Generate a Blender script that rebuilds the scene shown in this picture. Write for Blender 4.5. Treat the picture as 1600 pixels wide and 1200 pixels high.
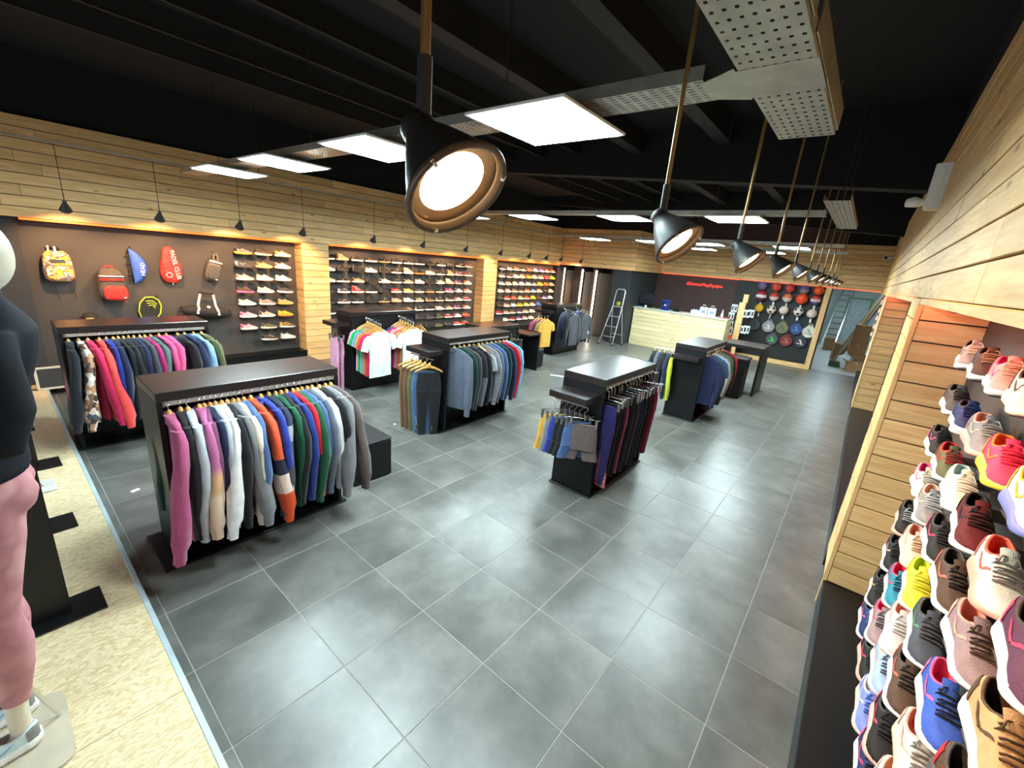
import bpy, bmesh, math, random
from mathutils import Vector, Matrix
random.seed(7)
D = bpy.data; SC = bpy.context.scene; COL = SC.collection
for o in list(D.objects): D.objects.remove(o)
PI = math.pi

# ---------------------------------------------------------------- camera, world, exposure
CAM = (-1.0314, -3.126, 2.4886)
YAW, PITCH, ROLL = math.radians(38.213), math.radians(-16.25), math.radians(5.072)
fw = Vector((math.cos(PITCH)*math.cos(YAW), math.cos(PITCH)*math.sin(YAW), math.sin(PITCH)))
rt = fw.cross(Vector((0, 0, 1))).normalized(); up = rt.cross(fw)
r2 = rt*math.cos(ROLL) + up*math.sin(ROLL); u2 = -rt*math.sin(ROLL) + up*math.cos(ROLL)
cd = D.cameras.new('camera'); cd.sensor_width = 36; cd.lens = 36*662.86/1600; cd.clip_start = .02
cam = D.objects.new('camera', cd); COL.objects.link(cam)
mw = Matrix((r2, u2, -fw)).transposed().to_4x4(); mw.translation = CAM; cam.matrix_world = mw
SC.camera = cam
wd = D.worlds.new('daylight'); SC.world = wd; wd.use_nodes = True
bg = wd.node_tree.nodes['Background']; bg.inputs[0].default_value = (.80, .92, 1, 1); bg.inputs[1].default_value = 1.1
vs = SC.view_settings; vs.view_transform = 'Standard'; vs.look = 'None'; vs.gamma = 1; vs.exposure = 0.44
vs.use_curve_mapping = False
PANEL_E, PEND_W, SPOT_W, LED_E = 84.0, 72.0, 118.0, 3.0

# ---------------------------------------------------------------- helpers
def lin(c):
    c = c/255.0
    return c/12.92 if c <= .04045 else ((c+.055)/1.055)**2.4
def rgb(c): return (lin(c[0]), lin(c[1]), lin(c[2]), 1)
MATS = {}
def nd(t, kind, **kw):
    n = t.nodes.new(kind)
    for k, v in kw.items(): setattr(n, k, v)
    return n
def mat(name, col, rough=.6, metal=0, vary=.12, scale=6, bump=0, bscale=60, spec=.5, sheen=0):
    """plain surface with a little mottling and relief, all procedural"""
    if name in MATS: return MATS[name]
    m = D.materials.new(name); m.use_nodes = True; t = m.node_tree; b = t.nodes['Principled BSDF']
    b.inputs['Roughness'].default_value = rough; b.inputs['Metallic'].default_value = metal
    b.inputs['Specular IOR Level'].default_value = spec
    if sheen: b.inputs['Sheen Weight'].default_value = sheen
    tc = nd(t, 'ShaderNodeTexCoord'); no = nd(t, 'ShaderNodeTexNoise'); no.inputs['Scale'].default_value = scale
    no.inputs['Detail'].default_value = 3
    t.links.new(tc.outputs['Object'], no.inputs['Vector'])
    mr = nd(t, 'ShaderNodeMapRange'); mr.inputs[1].default_value = .3; mr.inputs[2].default_value = .7
    mr.inputs[3].default_value = 1-vary; mr.inputs[4].default_value = 1+vary
    t.links.new(no.outputs[0], mr.inputs[0])
    mx = nd(t, 'ShaderNodeVectorMath', operation='SCALE'); mx.inputs[0].default_value = rgb(col)[:3]
    t.links.new(mr.outputs[0], mx.inputs['Scale']); t.links.new(mx.outputs[0], b.inputs['Base Color'])
    if bump:
        n2 = nd(t, 'ShaderNodeTexNoise'); n2.inputs['Scale'].default_value = bscale
        t.links.new(tc.outputs['Object'], n2.inputs['Vector'])
        bp = nd(t, 'ShaderNodeBump'); bp.inputs['Strength'].default_value = bump; bp.inputs['Distance'].default_value = .01
        t.links.new(n2.outputs[0], bp.inputs['Height']); t.links.new(bp.outputs[0], b.inputs['Normal'])
    MATS[name] = m; return m
def emis(name, col, s):
    if name in MATS: return MATS[name]
    m = D.materials.new(name); m.use_nodes = True; b = m.node_tree.nodes['Principled BSDF']
    b.inputs['Base Color'].default_value = rgb(col); b.inputs['Emission Color'].default_value = rgb(col)
    b.inputs['Emission Strength'].default_value = s; MATS[name] = m; return m
def ramp(t, src, stops, interp='LINEAR'):
    r = nd(t, 'ShaderNodeValToRGB'); e = r.color_ramp; e.interpolation = interp
    while len(e.elements) < len(stops): e.elements.new(.5)
    for i, (p, c) in enumerate(stops): e.elements[i].position = p; e.elements[i].color = rgb(c)
    if src is not None: t.links.new(src, r.inputs[0])
    return r
def wood(name, c0, c1, knot=(96, 60, 30), axis=0, rough=.55, streak=1.0):
    m = D.materials.new(name); m.use_nodes = True; t = m.node_tree; b = t.nodes['Principled BSDF']; L = t.links.new
    tc = nd(t, 'ShaderNodeTexCoord'); oi = nd(t, 'ShaderNodeObjectInfo')
    sc = nd(t, 'ShaderNodeVectorMath', operation='SCALE'); sc.inputs[0].default_value = (37, 53, 71); L(oi.outputs['Random'], sc.inputs['Scale'])
    ad = nd(t, 'ShaderNodeVectorMath', operation='ADD'); L(tc.outputs['Object'], ad.inputs[0]); L(sc.outputs[0], ad.inputs[1])
    mp = nd(t, 'ShaderNodeMapping'); s = [22, 22, 22]; s[axis] = 1.6; mp.inputs['Scale'].default_value = s; L(ad.outputs[0], mp.inputs[0])
    no = nd(t, 'ShaderNodeTexNoise'); no.inputs['Scale'].default_value = 1.6; no.inputs['Detail'].default_value = 5; no.inputs['Distortion'].default_value = .6
    L(mp.outputs[0], no.inputs['Vector'])
    cr = ramp(t, no.outputs[0], [(.30, c0), (.72, c1)])
    m2 = nd(t, 'ShaderNodeMapping'); s2 = [7.1, 7.1, 7.1]; s2[axis] = 2.6; m2.inputs['Scale'].default_value = s2; L(ad.outputs[0], m2.inputs[0])
    vo = nd(t, 'ShaderNodeTexVoronoi'); vo.inputs['Scale'].default_value = 1.0; L(m2.outputs[0], vo.inputs['Vector'])
    kr = nd(t, 'ShaderNodeMapRange'); kr.inputs[1].default_value = .05; kr.inputs[2].default_value = .13; kr.inputs[3].default_value = .75; kr.inputs[4].default_value = 0
    L(vo.outputs['Distance'], kr.inputs[0])
    mk = nd(t, 'ShaderNodeMix', data_type='RGBA'); L(kr.outputs[0], mk.inputs[0]); L(cr.outputs[0], mk.inputs[6]); mk.inputs[7].default_value = rgb(knot)
    tn = nd(t, 'ShaderNodeMapRange'); tn.inputs[3].default_value = .86; tn.inputs[4].default_value = 1.1; L(oi.outputs['Random'], tn.inputs[0])
    ml = nd(t, 'ShaderNodeVectorMath', operation='SCALE'); L(mk.outputs[2], ml.inputs[0]); L(tn.outputs[0], ml.inputs['Scale'])
    L(ml.outputs[0], b.inputs['Base Color']); b.inputs['Roughness'].default_value = rough
    bp = nd(t, 'ShaderNodeBump'); bp.inputs['Strength'].default_value = .15; bp.inputs['Distance'].default_value = .004
    L(no.outputs[0], bp.inputs['Height']); L(bp.outputs[0], b.inputs['Normal'])
    MATS[name] = m; return m
def blotch(name, cols, scale=8, rough=.8, thr=None, interp='CONSTANT', stretch=(1, 1, 1), detail=2, kind='noise'):
    """random patches of several colours (prints, mottled knits, chipboard)"""
    if name in MATS: return MATS[name]
    m = D.materials.new(name); m.use_nodes = True; t = m.node_tree; b = t.nodes['Principled BSDF']; L = t.links.new
    tc = nd(t, 'ShaderNodeTexCoord'); mp = nd(t, 'ShaderNodeMapping'); mp.inputs['Scale'].default_value = stretch; L(tc.outputs['Object'], mp.inputs[0])
    if kind == 'noise':
        no = nd(t, 'ShaderNodeTexNoise'); no.inputs['Scale'].default_value = scale; no.inputs['Detail'].default_value = detail; L(mp.outputs[0], no.inputs['Vector']); src = no.outputs[0]
        lo, hi = .3, .7
    else:
        no = nd(t, 'ShaderNodeTexVoronoi'); no.inputs['Scale'].default_value = scale; L(mp.outputs[0], no.inputs['Vector'])
        sx = nd(t, 'ShaderNodeSeparateColor'); L(no.outputs['Color'], sx.inputs[0]); src = sx.outputs[0]; lo, hi = 0, 1
    n = len(cols); st = [(0 if i == 0 else lo+(hi-lo)*i/n, c) for i, c in enumerate(cols)]
    r = ramp(t, src, st, interp); L(r.outputs[0], b.inputs['Base Color']); b.inputs['Roughness'].default_value = rough
    MATS[name] = m; return m
def bands(name, stops, rough=.85, interp='CONSTANT', axis=2):
    """horizontal blocks of colour along the piece's own height (0 bottom .. 1 top)"""
    if name in MATS: return MATS[name]
    m = D.materials.new(name); m.use_nodes = True; t = m.node_tree; b = t.nodes['Principled BSDF']; L = t.links.new
    tc = nd(t, 'ShaderNodeTexCoord'); sx = nd(t, 'ShaderNodeSeparateXYZ'); L(tc.outputs['Generated'], sx.inputs[0])
    r = ramp(t, sx.outputs[axis], stops, interp); L(r.outputs[0], b.inputs['Base Color']); b.inputs['Roughness'].default_value = rough
    MATS[name] = m; return m
CLOTH = {}
def cloth(col):
    k = 'cloth_%d_%d_%d' % tuple(col)
    return mat(k, col, .9, 0, .10, 14, .25, 240, spec=.2, sheen=.15)
def shoe_mat(col):
    return mat('shoe_%d_%d_%d' % tuple(col), col, .7, 0, .10, 30, .3, 320, spec=.3)
def rubber(col):
    return mat('rubber_%d_%d_%d' % tuple(col), col, .5, 0, .05, 20)

# mesh collector -------------------------------------------------------------
class MB:
    def __init__(s): s.v = []; s.f = []; s.sm = []
    def add(s, vs, fs, smooth=False):
        o = len(s.v); s.v += [tuple(v) for v in vs]; s.f += [tuple(i+o for i in f) for f in fs]; s.sm += [smooth]*len(fs); return s
    def box(s, x0, x1, y0, y1, z0, z1, ch=0, M=None):
        if ch <= 0:
            vs = [(x, y, z) for z in (z0, z1) for y in (y0, y1) for x in (x0, x1)]
            fs = [(0, 2, 3, 1), (4, 5, 7, 6), (0, 1, 5, 4), (2, 6, 7, 3), (0, 4, 6, 2), (1, 3, 7, 5)]
        else:
            bm = bmesh.new(); r = bmesh.ops.create_cube(bm, size=1)
            for v in bm.verts: v.co = Vector(((x0+x1)/2+v.co.x*(x1-x0), (y0+y1)/2+v.co.y*(y1-y0), (z0+z1)/2+v.co.z*(z1-z0)))
            bmesh.ops.bevel(bm, geom=bm.edges[:], offset=ch, segments=1, affect='EDGES')
            bm.verts.index_update(); vs = [v.co[:] for v in bm.verts]; fs = [[v.index for v in f.verts] for f in bm.faces]; bm.free()
        if M is not None: vs = [tuple(M @ Vector(v)) for v in vs]
        return s.add(vs, fs)
    def bar(s, a, b, w, h=None, upv=(0, 0, 1)):
        """square bar from a to b"""
        a, b = Vector(a), Vector(b); h = h or w; d = (b-a).normalized(); u = Vector(upv)
        if abs(d.dot(u)) > .95: u = Vector((1, 0, 0))
        r = d.cross(u).normalized(); u = r.cross(d)
        vs = [p + r*sx*w/2 + u*sy*h/2 for p in (a, b) for sx, sy in ((-1, -1), (1, -1), (1, 1), (-1, 1))]
        return s.add(vs, [(0, 3, 2, 1), (4, 5, 6, 7), (0, 1, 5, 4), (1, 2, 6, 5), (2, 3, 7, 6), (3, 0, 4, 7)])
    def tube(s, pts, r, n=8, cap=True, sq=1.0, closed=False):
        pts = [Vector(p) for p in pts]; m = len(pts); rs = r if isinstance(r, (list, tuple)) else [r]*m
        vs = []; ref = None
        for i, p in enumerate(pts):
            if closed: d = pts[(i+1) % m]-pts[i-1]
            else: d = pts[min(i+1, m-1)]-pts[max(i-1, 0)]
            d.normalize()
            if ref is None: ref = Vector((0, 0, 1)) if abs(d.z) < .9 else Vector((1, 0, 0))
            x = d.cross(ref).normalized(); y = x.cross(d).normalized(); ref = y
            for k in range(n):
                a = 2*PI*k/n; vs.append(p + x*math.cos(a)*rs[i] + y*math.sin(a)*rs[i]*sq)
        fs = []
        for i in range(m if closed else m-1):
            j = (i+1) % m
            for k in range(n): fs.append((i*n+k, i*n+(k+1) % n, j*n+(k+1) % n, j*n+k))
        s.add(vs, fs, True)
        if cap and not closed:
            s.add(vs[:n], [tuple(range(n-1, -1, -1))]); s.add(vs[-n:], [tuple(range(n))])
        return s
    def lathe(s, prof, n=20, M=None, cap=True):
        vs = [(r*math.cos(2*PI*k/n), r*math.sin(2*PI*k/n), z) for r, z in prof for k in range(n)]
        fs = [(i*n+k, i*n+(k+1) % n, (i+1)*n+(k+1) % n, (i+1)*n+k) for i in range(len(prof)-1) for k in range(n)]
        if cap: fs += [tuple(range(n-1, -1, -1)), tuple((len(prof)-1)*n+k for k in range(n))]
        if M is not None: vs = [tuple(M @ Vector(v)) for v in vs]
        return s.add(vs, fs, True)
    def rings(s, R, closed=True, cap=True, smooth=True):
        n = len(R[0]); vs = [p for r in R for p in r]; fs = []
        for i in range(len(R)-1):
            for k in range(n if closed else n-1):
                fs.append((i*n+k, i*n+(k+1) % n, (i+1)*n+(k+1) % n, (i+1)*n+k))
        s.add(vs, fs, smooth)
        if cap and closed: s.add(R[0], [tuple(range(n-1, -1, -1))]); s.add(R[-1], [tuple(range(n))])
        return s
    def prism(s, poly, z0, z1, M=None):
        n = len(poly); vs = [(x, y, z0) for x, y in poly]+[(x, y, z1) for x, y in poly]
        fs = [tuple(range(n-1, -1, -1)), tuple(range(n, 2*n))]+[(i, (i+1) % n, n+(i+1) % n, n+i) for i in range(n)]
        if M is not None: vs = [tuple(M @ Vector(v)) for v in vs]
        return s.add(vs, fs)
    def mesh(s, name, m=None):
        me = D.meshes.new(name); me.from_pydata(s.v, [], s.f); me.polygons.foreach_set('use_smooth', s.sm)
        if m is not None: me.materials.append(m)
        me.update(); return me
    def build(s, name, m, parent=None, loc=None, rot=None):
        return put(name, s.mesh(name, m), None, parent, loc, rot)
def put(name, me, m=None, parent=None, loc=None, rot=None):
    """link a mesh (possibly shared); m overrides its material for this object only"""
    o = D.objects.new(name, me); COL.objects.link(o)
    if m is not None:
        if not me.materials: me.materials.append(m)
        o.material_slots[0].link = 'OBJECT'; o.material_slots[0].material = m
    if parent is not None: o.parent = parent
    if loc is not None: o.location = loc
    if rot is not None: o.rotation_euler = rot
    return o
def tag(o, label, cat, group=None):
    o['label'] = label; o['category'] = cat
    if group: o['group'] = group
    return o
def thing(name, label, cat, loc=(0, 0, 0), rz=0, group=None, rot=None):
    o = D.objects.new(name, None); COL.objects.link(o); o.empty_display_size = .1
    o.location = loc; o.rotation_euler = rot or (0, 0, rz); return tag(o, label, cat, group)
def struct(o, kind='structure'): o['kind'] = kind; return o
ORD = ['first', 'second', 'third', 'fourth', 'fifth', 'sixth', 'seventh', 'eighth', 'ninth', 'tenth', 'eleventh', 'twelfth', 'thirteenth', 'fourteenth', 'fifteenth', 'sixteenth', 'seventeenth', 'eighteenth', 'nineteenth', 'twentieth', 'twenty-first', 'twenty-second', 'twenty-third', 'twenty-fourth', 'twenty-fifth', 'twenty-sixth', 'twenty-seventh', 'twenty-eighth', 'twenty-ninth', 'thirtieth']
def lamp(name, kind, loc, W, col, parent=None, size=.05, aim=None, angle=70, blend=.5):
    l = D.lights.new(name, kind); l.energy = W; l.color = rgb(col)[:3]
    if kind == 'SPOT': l.spot_size = math.radians(angle); l.spot_blend = blend; l.shadow_soft_size = size
    if kind == 'POINT': l.shadow_soft_size = size
    if kind == 'AREA': l.size = size
    o = D.objects.new(name, l); COL.objects.link(o)
    if parent is not None: o.parent = parent
    o.location = loc
    if aim is not None: o.rotation_euler = Vector(aim).to_track_quat('-Z', 'Y').to_euler()
    return o

# ---------------------------------------------------------------- shared materials
WOOD = wood('pine_cladding', (218, 168, 106), (242, 204, 144))
WOODV = wood('pine_post', (218, 168, 106), (242, 204, 144), axis=2)
WOODY = wood('pine_cladding_across', (218, 168, 106), (242, 204, 144), axis=1)
BLACK = mat('black_laminate', (13, 13, 15), .42, 0, .10, 3, spec=.35)
BLACKT = mat('black_laminate_top', (30, 21, 20), .30, 0, .10, 3, spec=.8)  # black laminate; some of the reddish wall reflection is put into its colour
NICHE = mat('brown_grey_paint', (70, 65, 61), .75, 0, .05, 2)
DARKW = mat('charcoal_paint', (52, 50, 50), .7, 0, .05, 2)
CEIL = mat('black_ceiling_paint', (9, 9, 10), .85, 0, .1, 2)
JOIST = mat('dark_steel_paint', (24, 23, 22), .7, 0, .1, 2)
GALV = mat('galvanised_steel', (190, 186, 174), .38, .85, .15, 9)
CHROME = mat('chrome', (215, 213, 210), .22, 1, .03, 5)
RAILM = mat('perforated_rail_steel', (206, 198, 190), .35, .6, .08, 60)
ALU = mat('brushed_aluminium', (200, 203, 206), .3, .9, .05, 8)
WHITEP = mat('white_plastic', (225, 224, 220), .45, 0, .03, 5)
HANG = wood('hanger_beech', (196, 138, 70), (226, 176, 104), rough=.4)
GREYP = mat('grey_cap', (70, 70, 72), .5)
# ================================================================ SETTING
YF, YB = 5.87, 6.20            # left wall: cladding face and niche back
RF, RB = -3.40, -3.75          # right wall: cladding face and niche back
ZL = 2.475                     # underside of the cladding band
XF = -2.7                      # shop front
XC = 12.65                     # bulkhead above the fitting rooms
XK = 15.0                      # wall behind the counter
ZT = 3.74
PLK = {}
def plank_mesh(l, h, t, along):
    k = (round(l, 3), round(h, 3), round(t, 3), along)
    if k not in PLK:
        if along == 0: b = MB().box(-l/2, l/2, -t/2, t/2, -h/2, h/2, .0025); m = WOOD
        else: b = MB().box(-t/2, t/2, -l/2, l/2, -h/2, h/2, .0025); m = WOODY
        PLK[k] = b.mesh('plank', m)
    return PLK[k]
def planks(parent, a0, a1, fixed, z0, z1, along=0, rowh=.1375, seg=2.4, out=1, t=.02):
    """rows of boards; along 0: run in X at y=fixed, along 1: run in Y at x=fixed"""
    n = max(1, round((z1-z0)/rowh)); h = (z1-z0)/n; L = a1-a0
    ns = max(1, math.ceil(L/seg)); base = L/ns
    for r in range(n):
        cuts = [a0]+[a0+base*(i+ (random.choice((.15, .4, .5, .62, .85))-.5)*.9) for i in range(1, ns)]+[a1]
        for i in range(ns):
            l = cuts[i+1]-cuts[i]-.003
            c = (cuts[i]+cuts[i+1])/2; pr = random.uniform(0, .003)*out
            loc = (c, fixed+pr-out*t/2, z0+h*(r+.5)) if along == 0 else (fixed+pr-out*t/2, c, z0+h*(r+.5))
            put('plank', plank_mesh(l, h-.009, t, along), None, parent, loc)

# --- floor: grout bed and tiles one by one
TX, TY = .6104, .6
def tile_mat():
    m = D.materials.new('grey_stone_tile'); m.use_nodes = True; t = m.node_tree; b = t.nodes['Principled BSDF']; L = t.links.new
    tc = nd(t, 'ShaderNodeTexCoord'); oi = nd(t, 'ShaderNodeObjectInfo'); sc = nd(t, 'ShaderNodeVectorMath', operation='SCALE'); sc.inputs[0].default_value = (31, 17, 5)
    L(oi.outputs['Random'], sc.inputs['Scale']); ad = nd(t, 'ShaderNodeVectorMath', operation='ADD'); L(tc.outputs['Object'], ad.inputs[0]); L(sc.outputs[0], ad.inputs[1])
    n1 = nd(t, 'ShaderNodeTexNoise'); n1.inputs['Scale'].default_value = 2.6; n1.inputs['Detail'].default_value = 6; n1.inputs['Roughness'].default_value = .62; L(ad.outputs[0], n1.inputs['Vector'])
    cr = ramp(t, n1.outputs[0], [(.28, (75, 75, 71)), (.5, (95, 94, 89)), (.74, (118, 116, 110))]); L(cr.outputs[0], b.inputs['Base Color'])
    n2 = nd(t, 'ShaderNodeTexNoise'); n2.inputs['Scale'].default_value = 40; n2.inputs['Detail'].default_value = 4; L(ad.outputs[0], n2.inputs['Vector'])
    mr = nd(t, 'ShaderNodeMapRange'); mr.inputs[3].default_value = .29; mr.inputs[4].default_value = .37; L(n1.outputs[0], mr.inputs[0]); L(mr.outputs[0], b.inputs['Roughness'])
    bp = nd(t, 'ShaderNodeBump'); bp.inputs['Strength'].default_value = .06; bp.inputs['Distance'].default_value = .003; L(n2.outputs[0], bp.inputs['Height']); L(bp.outputs[0], b.inputs['Normal'])
    return m
TILE = tile_mat(); GROUT = mat('grout', (150, 147, 140), .9, 0, .1, 20)
floor = struct(MB().box(XF, 26, -4.2, 6.4, -.1, -.002).build('floor', GROUT))
tl = []
tcam = Vector((-1.0, -3.1))
for i in range(-2, 26):
    for j in range(-11, 8):
        x0, x1 = max(i*TX, -.66), min((i+1)*TX, 15.2); y0, y1 = max(-(j+1)*TY, -3.75), min(-j*TY, YB)
        if x1-x0 < .02 or y1-y0 < .02: continue
        tl.append((((x0+x1)/2-tcam.x)**2+((y0+y1)/2-tcam.y)**2, x0, x1, y0, y1))
tl.sort(); TM = {}; far = MB()
for n, (d, x0, x1, y0, y1) in enumerate(tl):
    w, h = x1-x0-.006, y1-y0-.006
    if n < 298:
        k = (round(w, 3), round(h, 3))
        if k not in TM: TM[k] = MB().box(-w/2, w/2, -h/2, h/2, -.010, 0, .0012).mesh('tile', TILE)
        put('tile', TM[k], None, floor, ((x0+x1)/2, (y0+y1)/2, random.uniform(-.0004, .0004)))
    else: far.box(x0+.003, x1-.003, y0+.003, y1-.003, -.010, 0)
struct(far.build('far_tiles', TILE, floor), 'stuff')
CONC = mat('grey_screed', (176, 180, 178), .5, 0, .08, 1.5)
struct(MB().box(15.2, 26, -3.75, -1.6, -.02, .001).build('floor_stockroom', CONC))

# --- ceiling with joists and a downstand beam
ceil = struct(MB().box(XF, 15.2, -4, 6.6, 4.55, 4.7).build('ceiling', CEIL))
for y in (-1.1, .2, 1.3, 2.05, 2.8, 3.55):
    j = MB().box(XF, 15.1, y-.02, y+.02, 4.33, 4.345).box(XF, 15.1, y-.008, y+.008, 4.345, 4.56)
    if y in (-1.1, .2): j = MB().box(XF, 15.1, y-.09, y+.09, 4.27, 4.55)
    j.build('joist', JOIST, ceil)
for xb in (6.0, 11.2):
    b = MB(); vs = [(xb-.12, -3.5, 3.62), (xb+.12, -3.5, 3.62), (xb+.12, 6.4, 4.40), (xb-.12, 6.4, 4.40), (xb-.12, -3.5, 4.6), (xb+.12, -3.5, 4.6), (xb+.12, 6.4, 4.6), (xb-.12, 6.4, 4.6)]
    b.add(vs, [(0, 3, 2, 1), (4, 5, 6, 7), (0, 1, 5, 4), (1, 2, 6, 5), (2, 3, 7, 6), (3, 0, 4, 7)]); b.build('beam', CEIL, ceil)

# --- wall_left
wl = struct(MB().box(XF, 15.2, YB, YB+.15, 0, 4.6).build('wall_left', NICHE))
def child(mb, name, m, par): return mb.build(name, m, par)
# cladding band backing, columns
child(MB().box(-.62, XC+.02, YF+.02, YB, ZL, ZT), 'band_backing', DARKW, wl)
child(MB().box(-.62, XC+.02, YF+.06, YB, ZT, 4.58), 'upper_wall', CEIL, wl)
planks(wl, XF, XC, YF, ZL, ZT, 0, out=-1)
child(MB().box(XF, -.6, YF+.02, YB, ZL, 4.58), 'band_backing', DARKW, wl)
for (a, b) in ((3.18, 3.74), (8.56, 9.15)):
    child(MB().box(a+.02, b-.02, YF+.02, YB, 0, ZL), 'column_core', DARKW, wl)
    planks(wl, a, b, YF, .0, ZL, 0, seg=9, out=-1)
    planks(wl, YF+.021, YB, a, 0, ZL, 1, seg=9, out=-1)
# left end: plain dark return panel left of the first niche
child(MB().box(XF, -.6, YB-.12, YB, 0, ZL), 'return_panel', DARKW, wl)
# plinth benches in the niches
for (a, b) in ((-.6, 3.18), (3.74, 8.56), (9.15, XC)):
    child(MB().box(a, b, YF-.02, YB, 0, .25, .006), 'plinth', BLACK, wl)
    child(MB().box(a, b, YF-.03, YF-.02, .235, .262), 'plinth_edge', BLACK, wl)
LED = emis('orange_led', (255, 88, 20), LED_E)
LEDS = emis('orange_led_hidden', (255, 100, 40), LED_E*5)
LEDR = emis('red_led', (255, 84, 48), LED_E*.9)
def led(par, x0, x1, y0, y1, z, m=None): return child(MB().box(x0, x1, y0, y1, z-.026, z), 'led_strip', m or LED, par)
for (a, b) in ((-.58, 3.17), (3.75, 8.55), (9.16, 12.6)): led(wl, a, b, YF-.006, YF+.008, ZL-.001)

# --- wall_right
wr = struct(MB().box(XF, 26, RB-.15, RB, 0, 4.6).build('wall_right', NICHE))
child(MB().box(XF, 15.2, RB, RF-.02, ZL, 3.9), 'band_backing', DARKW, wr)
child(MB().box(XF, 15.2, RB, RF-.06, 3.9, 4.58), 'upper_wall', CEIL, wr)
planks(wr, XF, 15.1, RF, ZL, 3.9, 0, rowh=.142, out=1)
for (a, b) in ((2.92, 3.55), (9.75, 10.4)):
    child(MB().box(a+.02, b-.02, RB, RF-.02, 0, ZL), 'column_core', DARKW, wr)
    planks(wr, a+.03, b, RF, .22, ZL, 0, seg=9, out=1)
    planks(wr, RB, RF-.027, a, .22, ZL, 1, seg=9, out=-1)
    child(MB().box(a-.004, a+.03, RF-.026, RF+.002, .0, ZL, .002), 'corner_post', WOODV, wr)
for (a, b) in ((XF, 2.93), (3.54, 9.76), (10.39, 15.0)):
    child(MB().box(a, b, RB, RF-.005, 0, .22, .005), 'plinth', BLACK, wr)
    led(wr, a+.03, b-.03, RF-.045, RF-.026, ZL-.001, LEDS)
    child(MB().box(a, b, RF-.022, RF-.002, ZL-.036, ZL-.001), 'soffit_lip', WOOD, wr)

# --- back: bulkhead above fitting rooms, wall behind counter
wb = struct(MB().box(XK+.02, XK+.17, -2.28, 6.4, 0, 4.6).build('wall_back', mat('maroon_paint', (72, 50, 46), .7, 0, .05, 2)))
child(MB().box(XC+.02, XK+.02, 2.95, YB, ZL, ZT), 'band_backing', DARKW, wb)
child(MB().box(XC+.06, XK+.1, 2.95, YB, ZT, 4.58), 'upper_wall', CEIL, wb)
planks(wb, 2.95, YF, XC, ZL, ZT, 1, out=-1)
planks(wb, XC+.02, XK, 2.95, ZL, ZT, 0, out=-1)
child(MB().box(XK+.0, XK+.12, RB, 2.95, ZL+.03, ZT), 'band_backing', DARKW, wb)
child(MB().box(XK+.04, XK+.12, RB, 2.95, ZT, 4.58), 'upper_wall', CEIL, wb)
planks(wb, RF, 2.95, XK-.02, ZL+.03, ZT, 1, out=-1)
child(MB().box(XK-.03, XK-.012, -2.3, 2.9, ZL+.018, ZL+.03), 'led_strip', LEDR, wb)
child(MB().box(XK-.02, XK, -3.4, -2.3, ZL+.018, ZL+.03), 'led_strip', LEDR, wb)
# slate pier beside the counter, returning to the back wall
SLATE = mat('slate_paint', (42, 47, 50), .7, 0, .05, 2)
child(MB().box(XC+.05, XK, 3.07, 3.72, 0, ZL, .005), 'pier', SLATE, wb)
# fitting rooms: piers, doors standing ajar, vertical light strips
FIT = mat('fitting_room_board', (88, 72, 60), .55, 0, .06, 2); FITD = mat('fitting_room_dark', (46, 44, 46), .6, 0, .06, 2)
child(MB().box(14.3, 14.4, 3.7, YB, 0, ZL), 'fitting_back', FITD, wb)
LEDW = emis('white_led_tube', (255, 240, 220), 7)
for k, (y, wdt) in enumerate(((5.98, .30), (5.18, .34), (4.60, .12), (3.84, .12))):
    child(MB().box(13.2, 14.3, y+.06, y+.06+wdt, 0, ZL, .004), 'partition', FITD if k % 2 else FIT, wb)
    child(MB().box(13.16, 13.2, y-.0, y+.055, .06, 2.37, .004), 'light_strip', LEDW, wb)
    d = MB().box(0, .045, -.58, 0, .02, 2.30, .004).build('fitting_door', FIT, wb, (13.30, y-.02, 0), (0, 0, math.radians(24 if k % 2 else 38)))
    child(MB().tube([(-.03, -.5, 1.0), (-.03, -.5, 1.2)], .008), 'handle', CHROME, d)
child(MB().box(XC+.02, 13.2, 6.0, YB, 0, ZL, .004), 'return_panel', FITD, wb)

# --- stockroom beyond the opening at the back right
SW = mat('stockroom_white', (212, 220, 216), .7, 0, .05, 1)
ws = struct(MB().box(25, 25.2, -3.9, -1.2, 0, 3).build('wall_stockroom', SW))
child(MB().box(XK+.17, 25, -1.75, -1.65, 0, 3), 'side_partition', SW, ws)
child(MB().box(XK+.12, 25.2, -3.9, -1.6, 2.9, 3.0), 'stockroom_soffit', SW, ws)
child(MB().box(24.95, 25, -3.3, -2.5, 0, 2.1, .004), 'door_panel', mat('pale_blue_door', (196, 210, 212), .5), ws)
GRN = mat('green_frame', (120, 160, 110), .6)
for a in (-3.36, -2.5): child(MB().box(24.93, 25, a, a+.06, 0, 2.16), 'door_frame', GRN, ws)
child(MB().box(24.93, 25, -3.36, -2.44, 2.1, 2.16), 'door_frame', GRN, ws)
t = thing('strip_light', 'white strip light on the stockroom ceiling beyond the opening', 'light', (18.0, -2.6, 2.86))
MB().box(-.6, .6, -.06, .06, 0, .04, .006).build('housing', WHITEP, t); MB().box(-.58, .58, -.045, .045, -.02, 0, .006).build('diffuser', emis('cool_tube', (220, 245, 255), 90), t)
t = thing('strip_light', 'white strip light deeper inside the stockroom ceiling', 'light', (22.0, -2.6, 2.86))
MB().box(-.6, .6, -.06, .06, 0, .04, .006).build('housing', WHITEP, t); MB().box(-.58, .58, -.045, .045, -.02, 0, .006).build('diffuser', emis('cool_tube', (220, 245, 255), 90), t)

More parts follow.
